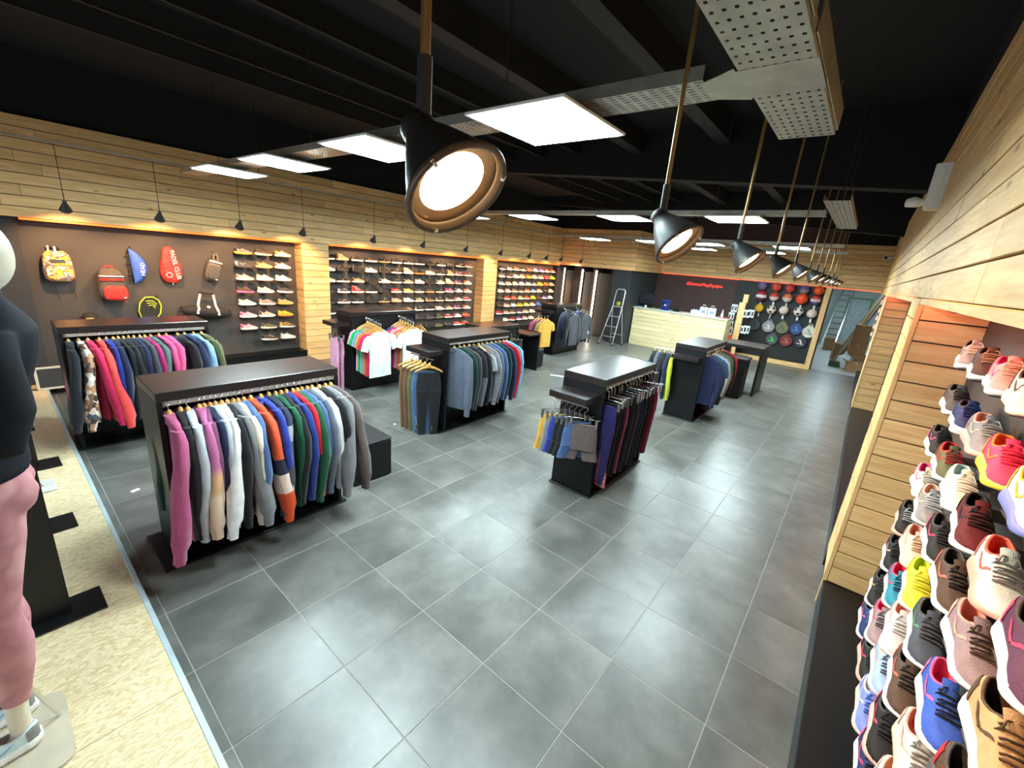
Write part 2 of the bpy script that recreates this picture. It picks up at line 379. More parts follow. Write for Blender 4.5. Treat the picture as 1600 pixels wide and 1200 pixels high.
# --- shop front behind the camera: glazed
wf = struct(MB().box(XF-.15, XF, -4, 6.6, 2.75, 4.7).box(XF-.15, XF, -4, 6.6, -.1, .12).build('wall_front', DARKW))
for y in (-3.9, -1.5, .9, 3.3, 5.7): MB().box(XF-.1, XF-.03, y-.04, y+.04, .12, 2.75, .004).build('mullion', mat('dark_frame', (40, 40, 42), .4, .5), wf)
gm = D.materials.new('clear_pane'); gm.use_nodes = True; t_ = gm.node_tree; t_.nodes.clear()
o_ = nd(t_, 'ShaderNodeOutputMaterial'); mx_ = nd(t_, 'ShaderNodeMixShader'); tr_ = nd(t_, 'ShaderNodeBsdfTransparent'); gl_ = nd(t_, 'ShaderNodeBsdfGlossy'); gl_.inputs[1].default_value = .03
mx_.inputs[0].default_value = .08; t_.links.new(tr_.outputs[0], mx_.inputs[1]); t_.links.new(gl_.outputs[0], mx_.inputs[2]); t_.links.new(mx_.outputs[0], o_.inputs[0])
for i, y in enumerate((-3.9, -1.5, .9, 3.3)):
    MB().box(XF-.075, XF-.065, y+.04, y+2.36, .12, 2.75).build('pane', gm, wf)

# --- window display platform of chipboard sheets with a metal nosing
OSB = blotch('chipboard', [(180, 152, 108), (214, 192, 152), (226, 208, 172), (196, 168, 122), (222, 204, 170), (206, 184, 142)], 9, .7, None, 'LINEAR', (1, 2.6, 1), 9)
pf = struct(MB().box(XF, -.70, -4, YB, 0, .085).build('platform', OSB))
seams = [-4, -3.22, -.79, 1.65, 4.09, YB-.12]
for a, b in zip(seams[:-1], seams[1:]):
    MB().box(XF+.02, -.701, a+.0015, b-.0015, .085, .103, .001).build('chipboard_sheet', OSB, pf)
MB().box(-.70, -.672, -4, YB-.12, 0, .106, .002).build('nosing', mat('satin_nosing', (196, 214, 220), .4, .3), pf)

# --- LED panels hanging under perforated cable trays
PANW = emis('panel_diffuser', (222, 246, 250), PANEL_E)
def panel(cx, cy, label, z=3.20, g='square LED panels under the cable trays'):
    t = thing('led_panel', label, 'light', (cx, cy, z), 0, g)
    MB().box(-.315, .315, -.315, .315, .002, .016, .002).build('frame', WHITEP, t)
    MB().box(-.29, .29, -.29, .29, -.003, .0025).build('diffuser', PANW, t)
    for s in (-1, 1): MB().tube([(0, s*.2, .016), (0, s*.2, .046)], .004, 5).build('hanger_wire', GALV, t)
for k, y in enumerate((-1.56, .02, 1.62, 3.08)): panel(1.06, y, 'square LED ceiling panel, %s from the right in the nearest row' % ORD[k])
for k, y in enumerate((-1.64, -.14, 1.52, 3.1)): panel(5.05, y, 'square LED ceiling panel, %s from the right in the middle row' % ORD[k])
for k, y in enumerate((-1.70, -.05, 1.25, 2.82)): panel(9.55, y, 'square LED ceiling panel, %s from the right in the farthest row' % ORD[k])
for k, y in enumerate((-1.0, .62)): panel(11.5, y, 'square LED ceiling panel, %s one of the short row added by the counter' % ('right' if k == 0 else 'left'))  # short row added to brighten the dim back by the counter
def perf(mb, x0, x1, y0, y1, z, px, py, hx, hy, stag=True):
    """sheet with real slots"""
    nx = max(1, round((x1-x0)/px)); ny = max(1, round((y1-y0)/py)); dx = (x1-x0)/nx; dy = (y1-y0)/ny
    for i in range(nx):
        for j in range(ny):
            a, b = x0+i*dx, y0+j*dy; ox = (dx-hx)/2; oy = (dy-hy)/2
            O = [(a, b), (a+dx, b), (a+dx, b+dy), (a, b+dy)]; I = [(a+ox, b+oy), (a+dx-ox, b+oy), (a+dx-ox, b+dy-oy), (a+ox, b+dy-oy)]
            mb.add([(x, y, z) for x, y in O+I], [(k, 4+k, 4+(k+1) % 4, (k+1) % 4) for k in range(4)])
    return mb
def tray(x0, x1, y0, y1, z, label, along, px=.045, py=.04, hx=.018, hy=.009, wire=True):
    t = thing('cable_tray', label, 'cable tray', (0, 0, 0), 0, 'perforated cable trays')
    perf(MB(), x0, x1, y0, y1, z, px, py, hx, hy).build('perforated_base', GALV, t)
    h = .055
    if along == 'x': ss = [MB().box(x0, x1, y0-.002, y0, z, z+h), MB().box(x0, x1, y1, y1+.002, z, z+h)]
    else: ss = [MB().box(x0-.002, x0, y0, y1, z, z+h), MB().box(x1, x1+.002, y0, y1, z, z+h)]
    for s in ss: s.build('side_flange', GALV, t)
    if wire:
        n = 3
        for i in range(n):
            if along == 'x': p = (x0+(x1-x0)*(i+.5)/n, (y0+y1)/2)
            else: p = ((x0+x1)/2, y0+(y1-y0)*(i+.5)/n)
            MB().tube([(p[0], p[1], z), (p[0], p[1], 4.55)], .004, 5).build('drop_rod', JOIST, t)
    return t
ZR = 3.25
t = tray(-2.4, 1.90, -2.79, -2.54, ZR, 'wide perforated cable tray overhead running down the shop', 'x', .062, .036, .016, .012)
MB().box(.93, 1.22, -2.80, -2.53, ZR-.003, ZR-.001).prism([(.9, -2.53), (1.24, -2.53), (1.17, -2.38), (.99, -2.38)], ZR-.003, ZR-.001).build('junction_plate', GALV, t)
for a, b in ((-.3, .7), (.8, 1.9)): MB().box(a, b, -2.80, -2.795, ZR+.02, ZR+.12).build('splice_flange', GALV, t)
tray(.96, 1.19, -2.40, 4.6, ZR, 'perforated cable tray above the nearest row of LED panels', 'y', .03, .05, .008, .03)
tray(4.0, 6.3, -2.80, -2.60, ZR, 'short perforated tray stub at the end of the middle row', 'x')
tray(5.0, 5.15, -2.55, 4.6, ZR, 'perforated cable tray above the middle row of LED panels', 'y', .03, .05, .008, .03)
tray(9.5, 9.65, -2.55, 4.6, ZR, 'perforated cable tray above the farthest row of LED panels', 'y', .05, .07, .015, .04)

tray(11.45, 11.60, -2.55, 2.2, ZR, 'perforated cable tray above the added LED panels by the counter', 'y', .05, .07, .015, .04)  # tray added along with the extra panels

# --- light rail along the left wall, with small spots on drop rods
t = thing('light_rail', 'thin steel rail along the left wall carrying the small spots', 'rail', (0, 0, 0))
MB().box(XF, 12.54, 5.17, 5.21, 3.40, 3.425).build('rail', GALV, t); MB().box(12.52, 12.56, 2.0, 5.21, 3.40, 3.425).build('rail_return', GALV, t)
for x in (-1, 2.2, 5.4, 8.6, 11.8): MB().tube([(x, 5.19, 3.42), (x, 5.19, 4.55)], .006, 5).build('drop_rod', JOIST, t)
SPB = mat('black_lamp_enamel', (34, 32, 31), .42, 0, .05, 4)
WARM = emis('warm_lens', (255, 216, 160), 16)
BRASS = mat('aged_brass_rod', (150, 122, 78), .35, .7, .1, 8)
def cone_lamp(name, label, x, y, ztop, zpivot, aim, R, H, W, group, cat='lamp', ang=75, rodm=None, rodr=.007):
    t = thing(name, label, cat, (x, y, zpivot), 0, group)
    aim = Vector(aim).normalized(); M = aim.to_track_quat('Z', 'Y').to_matrix().to_4x4()
    MB().tube([(0, 0, .06), (0, 0, ztop-zpivot)], rodr, 8).build('drop_rod', rodm or SPB, t)
    MB().tube([(0, 0, -.01), (0, 0, .13)], rodr*1.5, 10).build('socket', SPB, t)
    s = MB().lathe([(R*.26, -.035), (R*.34, -.03), (R*.36, -.01), (R*.36, 0), (R*.58, H*.3), (R*.82, H*.68), (R, H), (R*1.02, H+.006)], 28, M, cap=False)
    sh = s.build('shade', SPB, t)
    MB().lathe([(R*1.03, H-.002), (R*1.05, H+.004), (R*1.03, H+.010), (R*.94, H+.008), (R*.90, H-.006)], 28, M, cap=False).build('rim', mat('lamp_rim', (88, 74, 62), .35, .4), sh)
    MB().lathe([(R*.93, H-.012), (R*.66, H-.016)], 28, M, cap=False).build('reflector_ring', mat('lamp_reflector', (210, 170, 125), .3, .6), sh)
    MB().lathe([(R*.68, H-.016), (R*.45, H-.010), (.001, H-.008)], 28, M, cap=False).build('lens', WARM, sh)
    for k in range(3):
        a = 2*PI*k/3+.6; p = M @ Vector((R*1.04*math.cos(a), R*1.04*math.sin(a), H+.004)); q = M @ Vector((R*.93*math.cos(a), R*.93*math.sin(a), H+.012))
        MB().tube([p, q], .004, 5).build('clip', CHROME, sh)
    l = lamp(name+'_light', 'SPOT', aim*(H+.03), W, (255, 196, 134), t, .02, aim, ang, .7)
    return t
PX = [-.45, .78, 2.12, 3.54, 4.9, 6.4, 7.5, 8.7, 10.2, 11.6, 12.9]
for k, x in enumerate(PX):
    cone_lamp('pendant_spotlight', 'black cone pendant on a brass rod by the right wall, %s from the viewer' % ORD[k], x, -2.40, 4.54, 2.70,
              (.02 if k == 0 else -.12, -.70, -.70), .098, .135, PEND_W, 'cone pendants along the right wall', rodm=BRASS, rodr=.0095)
for k, x in enumerate((-.18, .80, 1.86, 2.91, 4.40, 5.73, 7.14, 8.53, 9.87, 10.80, 11.67, 12.50)):
    cone_lamp('wall_spotlight', 'small black cone spot hanging by the left wall, %s from the left' % ORD[k], x, 5.19 if k < 11 else 4.9, 3.405, 2.70,
              (0.04, .60, -.80), .062, .10, SPOT_W, 'small cone spots along the left wall', rodr=.004, ang=105)
# alarm sensors
t = thing('motion_sensor', 'white motion sensor on the right wall under the ceiling', 'sensor', (4.15, RF, 3.2), 0)
MB().prism([(-.07, 0), (.07, 0), (.07, .05), (.04, .10), (-.04, .10), (-.07, .05)], 0, .34).build('housing', WHITEP, t)
MB().prism([(-.05, .0), (.05, 0), (.03, .09), (-.03, .09)], -.012, 0).build('lens_window', mat('sensor_cream', (226, 210, 184), .3), t)
MB().tube([(.02, .05, .06), (.02, .16, .05)], .03, 10).build('bracket', WHITEP, t)
MB().lathe([(.05, -.03), (.055, 0), (.05, .03), (.0, .05)], 12, Matrix.Translation((.02, .17, .05))).build('swivel_head', WHITEP, t)
t = thing('security_camera', 'small white security camera in the far right corner', 'camera', (13.9, RF, 3.38), 0)
MB().tube([(0, 0, 0), (0, .10, -.02)], .02, 8).build('bracket', WHITEP, t); MB().lathe([(.05, 0), (.06, .04), (.06, .14), (.04, .16)], 12, Matrix.Translation((0, .16, -.02)) @ Matrix.Rotation(PI/2, 4, 'Y')).build('housing', WHITEP, t)
MB().lathe([(.04, 0), (.035, -.006)], 12, Matrix.Translation((0, .16, -.02)) @ Matrix.Rotation(PI/2, 4, 'Y')).build('lens', SPB, t)
t = thing('motion_sensor', 'tiny white sensor on the pale bulkhead above the fitting rooms', 'sensor', (XC-.0, 3.12, 3.35), 0)
MB().box(-.07, 0, -.05, .05, 0, .14, .012).build('housing', WHITEP, t); MB().box(-.075, -.07, -.035, .035, .02, .08, .002).build('lens_window', mat('sensor_cream', (226, 210, 184), .3), t)
# ================================================================ SHOES
def ip(pts, u):
    if u <= pts[0][0]: return pts[0][1]
    for (a, x), (b, y) in zip(pts, pts[1:]):
        if u <= b:
            t = (u-a)/(b-a); t = t*t*(3-2*t)*.5+t*.5; return x+(y-x)*t
    return pts[-1][1]
def shoe_meshes(kind):
    L = .305
    W = [(0, .016), (.03, .029), (.10, .036), (.28, .036), (.45, .037), (.65, .047), (.78, .050), (.89, .043), (.96, .028), (1, .006)]
    if kind == 'runner':
        ZT_ = [(0, .050), (.12, .046), (.35, .038), (.55, .032), (.8, .027), (1, .030)]; ZB_ = [(0, .016), (.07, .002), (.6, 0), (.8, .003), (.93, .012), (1, .022)]
        H = [(0, .112), (.05, .118), (.12, .108), (.24, .090), (.34, .094), (.42, .108), (.5, .104), (.65, .083), (.78, .066), (.9, .056), (.97, .046), (1, .032)]; fl = 1.14
    elif kind == 'court':
        ZT_ = [(0, .034), (.5, .031), (1, .034)]; ZB_ = [(0, .003), (.07, 0), (.85, 0), (1, .006)]
        H = [(0, .098), (.05, .102), (.14, .094), (.25, .082), (.34, .086), (.42, .098), (.5, .094), (.65, .076), (.78, .062), (.9, .055), (.97, .048), (1, .036)]; fl = 1.06
    else:   # high top
        ZT_ = [(0, .036), (.5, .033), (1, .036)]; ZB_ = [(0, .003), (.07, 0), (.85, 0), (1, .006)]
        H = [(0, .150), (.05, .156), (.14, .148), (.25, .138), (.34, .140), (.40, .136), (.5, .104), (.65, .078), (.78, .064), (.9, .056), (.97, .048), (1, .036)]; fl = 1.08
    us = [0, .012, .03, .06, .10, .15, .20, .25, .30, .35, .40, .44, .48, .53, .58, .64, .70, .76, .82, .87, .91, .94, .965, .985, 1]
    U0, U1 = .02, .45
    def gap(u):
        if u <= U0 or u >= U1: return 0
        return .027*math.sin(PI*(u-U0)/(U1-U0))**.55
    def sec(u, a, off=0.0):
        w = ip(W, u)*.96+off; zs = ip(ZT_, u)-.006; h = ip(H, u)+off; g = gap(u)
        ca, sa = math.cos(a*PI/2), math.sin(a*PI/2)
        y = g+(max(w, g+.004)-g)*max(ca, 0)**.62; z = zs+(h-zs)*max(sa, 0)**.85
        return (u*L+off*.3*(1 if u > .5 else -1), y, z)
    NA = 9; up_ = MB(); ln = MB()
    for s in (1, -1):
        g = [[(p[0], p[1]*s, p[2]) for p in (sec(u, k/(NA-1)) for k in range(NA))] for u in us]
        if s < 0: g = [list(reversed(r)) for r in g]
        up_.rings(g, closed=False, cap=False)
        li = []
        for u in us:
            if U0-.01 <= u <= U1:
                t = sec(u, 1); li.append([(t[0], t[1]*s, t[2]-.0005), (t[0], t[1]*.97*s, t[2]-.02), (t[0], max(t[1]-.002, 0)*s, ip(ZT_, u)+.004), (t[0], 0, ip(ZT_, u)+.004)])
        if s > 0: li = [list(reversed(r)) for r in li]
        ln.rings(li, closed=False, cap=False)
    # padded collar roll around the opening
    cu = [U0+(U1-U0)*k/10 for k in range(11)]
    loop = [(sec(u, 1)[0], sec(u, 1)[1], sec(u, 1)[2]) for u in cu]+[(sec(u, 1)[0], -sec(u, 1)[1], sec(u, 1)[2]) for u in reversed(cu[1:-1])]
    ln.tube(loop, .0042, 6, closed=True)
    so = MB(); R = []
    for u in us:
        w = ip(W, u); zb, zt = ip(ZB_, u), ip(ZT_, u); f = fl if u < .5 else 1+(fl-1)*.6
        x = u*L+(.004 if u > .97 else 0)-(.006*(fl-1)*8 if u < .02 else 0)
        half = [(w*.80, zb), (w*1.0*f, zb+(zt-zb)*.18), (w*1.04*f, zb+(zt-zb)*.5), (w*1.0+.002, zt-.001), (w*.96, zt+.003)]
        R.append([(x, y, z) for y, z in half]+[(x, -y, z) for y, z in reversed(half)])
    so.rings([list(reversed(r)) for r in R])
    if kind == 'runner':
        ot = MB()
        for u0, u1 in ((.03, .30), (.46, .93)):
            RR = []
            for k in range(7):
                u = u0+(u1-u0)*k/6; w = ip(W, u)*.9; zb = ip(ZB_, u); RR.append([(u*L, -w, zb+.006), (u*L, -w, zb-.0005), (u*L, w, zb-.0005), (u*L, w, zb+.006)])
            ot.rings(RR, smooth=False)
    else:
        ot = MB(); RR = [[(u*L*1.004-.0005, s*(ip(W, u)*fl*1.05), z) for s, z in ((1, ip(ZB_, u)+.004), (1, ip(ZB_, u)+.012), (-1, ip(ZB_, u)+.012), (-1, ip(ZB_, u)+.004))] for u in us[2:-2]]; ot.rings(RR, smooth=False)
    lc = MB()
    for k in range(6):
        u = .475+.235*k/5; pts = []
        for a in (-.62, -.3, 0, .3, .62):
            p = sec(u, 1-abs(a)*.42, .0045); pts.append((p[0]+.006*a*(1 if k % 2 else -1), p[1]*(1 if a > 0 else -1) if a else 0, p[2]))
        lc.tube(pts, .0030, 5)
    for s in (1, -1):
        b = sec(.44, 1, .006); lc.tube([(b[0]+.005, 0, b[2]+.004), (b[0]+.014, s*.014, b[2]+.006), (b[0]+.026, s*.020, b[2]-.006), (b[0]+.020, s*.026, b[2]-.022)], .0022, 5)
    tg = MB(); R = []
    for k in range(7):
        u = .66-.26*k/6; lift = max(0, (k-3))*.008; p = sec(u, 1); zz = ip(H, max(u, .42))+.001+lift
        w = .014+.004*k/6; R.append([(u*L, -w, zz-.005), (u*L, -w*.6, zz), (u*L, w*.6, zz), (u*L, w, zz-.005)])
    tg.rings(R, closed=False, cap=False)
    st = MB()
    if kind == 'court': path = [(.34, .14, .012), (.40, .30, .022), (.47, .48, .03), (.54, .64, .02)]
    else: path = [(.24, .62, .03), (.33, .30, .05), (.42, .18, .06), (.50, .34, .05), (.58, .62, .03)]
    for s in (1, -1):
        R = []
        n = 12
        for k in range(n+1):
            f = k/n*(len(path)-1); i = min(int(f), len(path)-2); t = f-i
            u, a, w = (path[i][j]+(path[i+1][j]-path[i][j])*t for j in range(3))
            p, q = sec(u-w/2, a-w*.3, .0016), sec(u+w/2, a+w*.3, .0016); R.append([(p[0], p[1]*s, p[2]), (q[0], q[1]*s, q[2])])
        if s > 0: R = [list(reversed(r)) for r in R]
        st.rings(R, closed=False, cap=False)
    hl = MB()
    for s in (1, -1):
        g = [[(p[0], p[1]*s, p[2]) for p in (sec(u, a, .0018) for a in (0, .18, .36, .54, .7))] for u in (0, .012, .03, .06, .10, .15-.02)]
        if s < 0: g = [list(reversed(r)) for r in g]
        hl.rings(g, closed=False, cap=False)
    tc = MB()
    for s in (1, -1):
        g = [[(p[0], p[1]*s, p[2]) for p in (sec(u, a, .0014) for a in (0, .15, .3, .42))] for u in (.80, .84, .87, .91, .94, .965, .985, 1)]
        if s < 0: g = [list(reversed(r)) for r in g]
        tc.rings(g, closed=False, cap=False)
    return {n: m.mesh(kind+'_'+n) for n, m in (('upper', up_), ('lining', ln), ('sole', so), ('outsole', ot), ('laces', lc), ('tongue', tg), ('side_stripe', st), ('heel_counter', hl), ('toe_guard', tc))}
SHOE = {k: shoe_meshes(k) for k in ('runner', 'court', 'high')}
KINDW = {'runner': 'running shoe', 'court': 'low trainer', 'high': 'high-top trainer'}
PAL = dict(white=(232, 228, 222), cream=(226, 212, 182), black=(34, 32, 32), grey=(138, 136, 134), lgrey=(190, 188, 186), dgrey=(76, 74, 74), brown=(84, 64, 50), tan=(184, 152, 112), navy=(36, 48, 92), blue=(58, 92, 186), lblue=(150, 174, 208), peri=(116, 132, 204), teal=(44, 130, 150), red=(196, 42, 46), coral=(238, 108, 90), pink=(236, 96, 146), hot=(244, 66, 104), salmon=(234, 164, 146), peach=(240, 190, 164), orange=(238, 128, 48), yellow=(236, 206, 60), mustard=(208, 156, 48), olive=(98, 98, 66), green=(80, 150, 90), purple=(126, 84, 176), plum=(84, 52, 80), mauve=(150, 128, 132), aqua=(200, 224, 222), lilac=(222, 218, 234), redblack=(92, 28, 30), lime=(206, 226, 60), slate=(70, 76, 86))
NAMEC = dict(redblack='black and red', lgrey='pale grey', dgrey='dark grey', lblue='pale blue', peri='periwinkle', hot='hot pink', aqua='pale aqua', navy='navy', lime='lime', cream='cream')
def cn(c): return NAMEC.get(c, c)
SHELF = MB().box(.08, .21, -.04, .15, -.006, -.001, .001).mesh('shoe_shelf', NICHE)
def shoe(kind, col, sole, acc, lace, loc, rz, label, group, wall, full=True, sc=1.0):
    """col, sole, acc, lace: palette words"""
    t = thing('running_shoe' if kind == 'runner' else 'trainer', label, 'shoe', loc, rz, group)
    t.scale = (sc, sc, sc); S = SHOE[kind]
    put('upper', S['upper'], shoe_mat(PAL[col]), t); put('sole', S['sole'], rubber(PAL[sole]), t)
    put('lining', S['lining'], shoe_mat(PAL['dgrey'] if col in ('black', 'navy', 'dgrey', 'brown', 'slate', 'plum') else PAL[acc]), t)
    put('laces', S['laces'], shoe_mat(PAL[lace]), t); put('tongue', S['tongue'], shoe_mat(PAL[col]), t)
    put('side_stripe', S['side_stripe'], shoe_mat(PAL[acc]), t)
    if full:
        put('heel_counter', S['heel_counter'], shoe_mat(PAL[acc if acc != 'white' else col]), t); put('outsole', S['outsole'], rubber(PAL['dgrey' if kind == 'runner' else sole]), t)
        put('toe_guard', S['toe_guard'], shoe_mat(PAL[col]), t)
    put('shoe_shelf', SHELF, None, wall, loc, (0, 0, rz))
    return t
ZS = [2.160, 1.922, 1.684, 1.448, 1.212, .974, .737, .500]
def code(s):
    """'r white/white/coral/grey' -> kind and palette words"""
    k, rest = s.split(' '); p = rest.split('/'); p += ['white', 'grey', p[0]][len(p)-1:]
    return {'r': 'runner', 'c': 'court', 'h': 'high'}[k], p
def wall_grid(rows, x0, pitch, where, group, full=True, zs=ZS):
    for r, row in enumerate(rows):
        seen = 0
        for c, s in enumerate(row.split()) if False else enumerate([q.strip() for q in row.split(',')]):
            if not s: continue
            k, p = code(s)
            shoe(k, p[0], p[1], p[2], p[3], (x0+pitch*c+random.uniform(-.012, .012), 6.05, zs[r]), random.uniform(-.05, .05),
                 '%s %s in %s, %s shelf down, %s column' % (cn(p[0]), KINDW[k], where, ORD[r], ORD[c]), group, wl, full)
wall_grid(['r mauve/mustard/black/black, r brown/cream/brown/black, c peach/cream/orange/cream',
           'r dgrey/dgrey/lgrey/black, r tan/tan/olive/olive, r white/white/coral/white',
           'r peach/lgrey/mauve/lgrey, r cream/white/cream/white, r white/white/lgrey/white',
           'r brown/pink/brown/pink, r peach/white/cream/white, r dgrey/white/brown/black',
           'r lgrey/white/cream/white, r mauve/lgrey/tan/white, r tan/mustard/tan/brown',
           'r lgrey/white/pink/pink, r peach/white/brown/tan, r mustard/orange/yellow/mustard',
           'r lgrey/lgrey/hot/hot, r olive/cream/brown/black, r olive/lgrey/mustard/mustard',
           ', r brown/lgrey/black/lgrey, r lgrey/lgrey/white/grey'], 2.01, .355, 'bag niche', 'shoes beside the bags on the left wall')
wall_grid(['c black/white, h tan/tan/brown/tan, c black/white/brown/black, c brown/white/black/black, c black/tan/white/black, c black/white/brown/black, c black/white/white/black, c black/white/dgrey/black, c black/black/dgrey/black, c black/white/white/black, c dgrey/black/white/black, r black/lgrey/white/white, r dgrey/lgrey/coral/grey',
           'c white/white/grey, r black/black/dgrey/black, h black/black/dgrey/black, c white/white/lgrey/white, h black/black/dgrey/black, c black/white/white/white, h cream/white/tan/cream, c black/orange/dgrey/black, c cream/white/lgrey/white, c black/white/white/black, h tan/cream/brown/cream, r plum/lgrey/pink/white, c dgrey/white/red/white',
           'c cream/white/red, c black/white/white/black, c tan/white/brown/tan, c black/black/dgrey/black, c cream/white/black/cream, c black/white/white/white, c tan/white/black/cream, c white/white/lgrey/white, c black/black/dgrey/black, c cream/white/brown/white, h cream/tan/white/cream, r plum/lgrey/pink/grey, c peach/white/coral/white',
           'c black/black/dgrey/black, c dgrey/white/lblue/white, h red/white/white/white, c black/white/brown/black, c black/black/dgrey/black, c coral/white/red/coral, c yellow/white/tan/cream, c dgrey/white/white/black, c brown/tan/black/brown, c black/white/white/grey, r pink/white/hot/white, r lilac/lgrey/plum/white, c salmon/white/coral/white',
           'c black/dgrey/black/black, c brown/white/white/tan, c black/white/white/black, c black/black/brown/black, c black/tan/white/white, c salmon/tan/tan/salmon, c white/white/cream/white, c tan/white/black/white, c brown/tan/tan/brown, c black/white/tan/white, c brown/white/tan/brown, c lgrey/white/red/white, c red/white/white/white',
           'c black/white/dgrey/black, c black/black/dgrey/black, c tan/tan/brown/tan, c black/black/dgrey/black, c tan/cream/brown/tan, c yellow/tan/tan/yellow, c tan/white/brown/tan, c black/white/tan/white, c black/white/brown/black, c cream/white/tan/cream, c tan/white/brown/cream, r plum/white/pink/white, c peach/white/red/white',
           'c black/lgrey/white/black, , , , , , , , c dgrey/dgrey/black/black, h olive/olive/black/black, c red/white/white/white, c lilac/white/red/white, c coral/red/orange/coral',
           ', , , , , , , , c black/black/dgrey/black, c olive/olive/brown/black, c dgrey/black/olive/black, c coral/white/red/coral, c red/tan/white/white'],
          3.645, .3585, 'middle niche', 'shoes in the middle niche of the left wall')
wall_grid(['r black/white/grey, r grey/white/black, r coral/white/black, r black/white/white, r coral/coral/black, r peri/lilac/white, r purple/lilac/pink, r coral/white/red, r red/white/white',
           'r grey/white/black, r black/white/coral, r lblue/white/purple, r salmon/white/coral, r orange/mustard/black, r cream/white/tan, r salmon/white/black, r hot/hot/red, r lime/lime/yellow',
           'r lblue/white/black, r salmon/white/red, r cream/white/tan, r lblue/white/white, r lgrey/white/navy, r dgrey/white/white, r yellow/mustard/lime, r orange/red/black, r grey/tan/white',
           'r lgrey/white/black, r salmon/white/coral, r olive/white/tan, r brown/white/grey, r coral/white/brown, r peri/lilac/blue, r salmon/white/pink, r dgrey/black/grey, r salmon/white/white',
           'r dgrey/black/brown, r red/white/orange, r coral/coral/red, r green/white/yellow, r red/white/coral, r yellow/yellow/lime, r brown/dgrey/black, r purple/lilac/plum, r white/white/black',
           'r brown/black/dgrey, r salmon/white/brown, r aqua/white/olive, r mustard/lime/black, r lime/white/mustard, r peach/white/tan, r blue/blue/lblue, , ',
           'r red/white/hot, r tan/white/brown, r olive/white/grey, r plum/white/purple, r tan/white/mustard, r white/white/pink, , , ',
           ', r lgrey/white/grey, r red/white/black, r purple/white/grey, r salmon/white/coral, r white/white/red, , , '], 9.46, .357, 'farthest left niche', 'running shoes in the farthest niche of the left wall', full=False)
ZR_ = [2.180, 1.958, 1.737, 1.516, 1.295, 1.074, .853, .632]
RW = ['r grey/white/brown/cream, r brown/white/dgrey/tan, r salmon/white/pink/cream, r cream/cream/dgrey/black, r white/white/grey/grey, r grey/white/red/white, r black/white/pink/black',
      'r dgrey/white/brown/black, c navy/lgrey/blue/navy, r grey/salmon/peach/lgrey, r hot/yellow/orange/hot, r lilac/peri/yellow/white, r black/white/red/black, r grey/white/blue/white',
      'r black/white/pink/black, r olive/white/red/red, r cream/white/aqua/white, r redblack/white/black/black, r aqua/salmon/coral/grey, r plum/white/hot/dgrey, r grey/white/blue/white',
      'r cream/white/pink/lgrey, r grey/lgrey/peach/white, r black/white/hot/black, r brown/white/coral/black, r mauve/white/salmon/brown, r tan/white/brown/brown, r black/white/red/black',
      'r black/salmon/dgrey/lgrey, r peach/peach/salmon/tan, r yellow/lgrey/lime/lime, r slate/white/green/dgrey, r blue/white/pink/black, r brown/dgrey/red/black, r grey/white/blue/white',
      'r black/white/salmon/black, r teal/lgrey/hot/navy, r lgrey/white/salmon/lgrey, r brown/white/coral/black, r lgrey/peach/salmon/grey, r olive/brown/coral/black, r grey/white/blue/white',
      'r black/lgrey/mustard/dgrey, r mauve/lgrey/hot/dgrey, r lblue/lgrey/salmon/slate, r black/salmon/hot/black, r lgrey/white/peach/white, r slate/white/red/black, ',
      'r navy/white/pink/peri, r black/salmon/hot/black, r peri/peach/lilac/blue, r navy/white/hot/black, r white/peach/salmon/lgrey, r black/white/red/black, ']
for r, row in enumerate(RW):
    for c, s in enumerate([q.strip() for q in row.split(',')]):
        if not s: continue
        hx = 2.02-.332*c
        if c >= 4 and (r == 0 or hx < .2 and r < 2): continue
        k, p = code(s)
        shoe(k, p[0], p[1], p[2], p[3], (hx+random.uniform(-.01, .01), -3.58, ZR_[r]), PI+random.uniform(-.06, .06),
             '%s %s in the near right niche, %s shelf down, %s column' % (cn(p[0]), KINDW[k], ORD[r], ORD[c]), 'running shoes in the near right-hand niche', wr, True, 1.02)
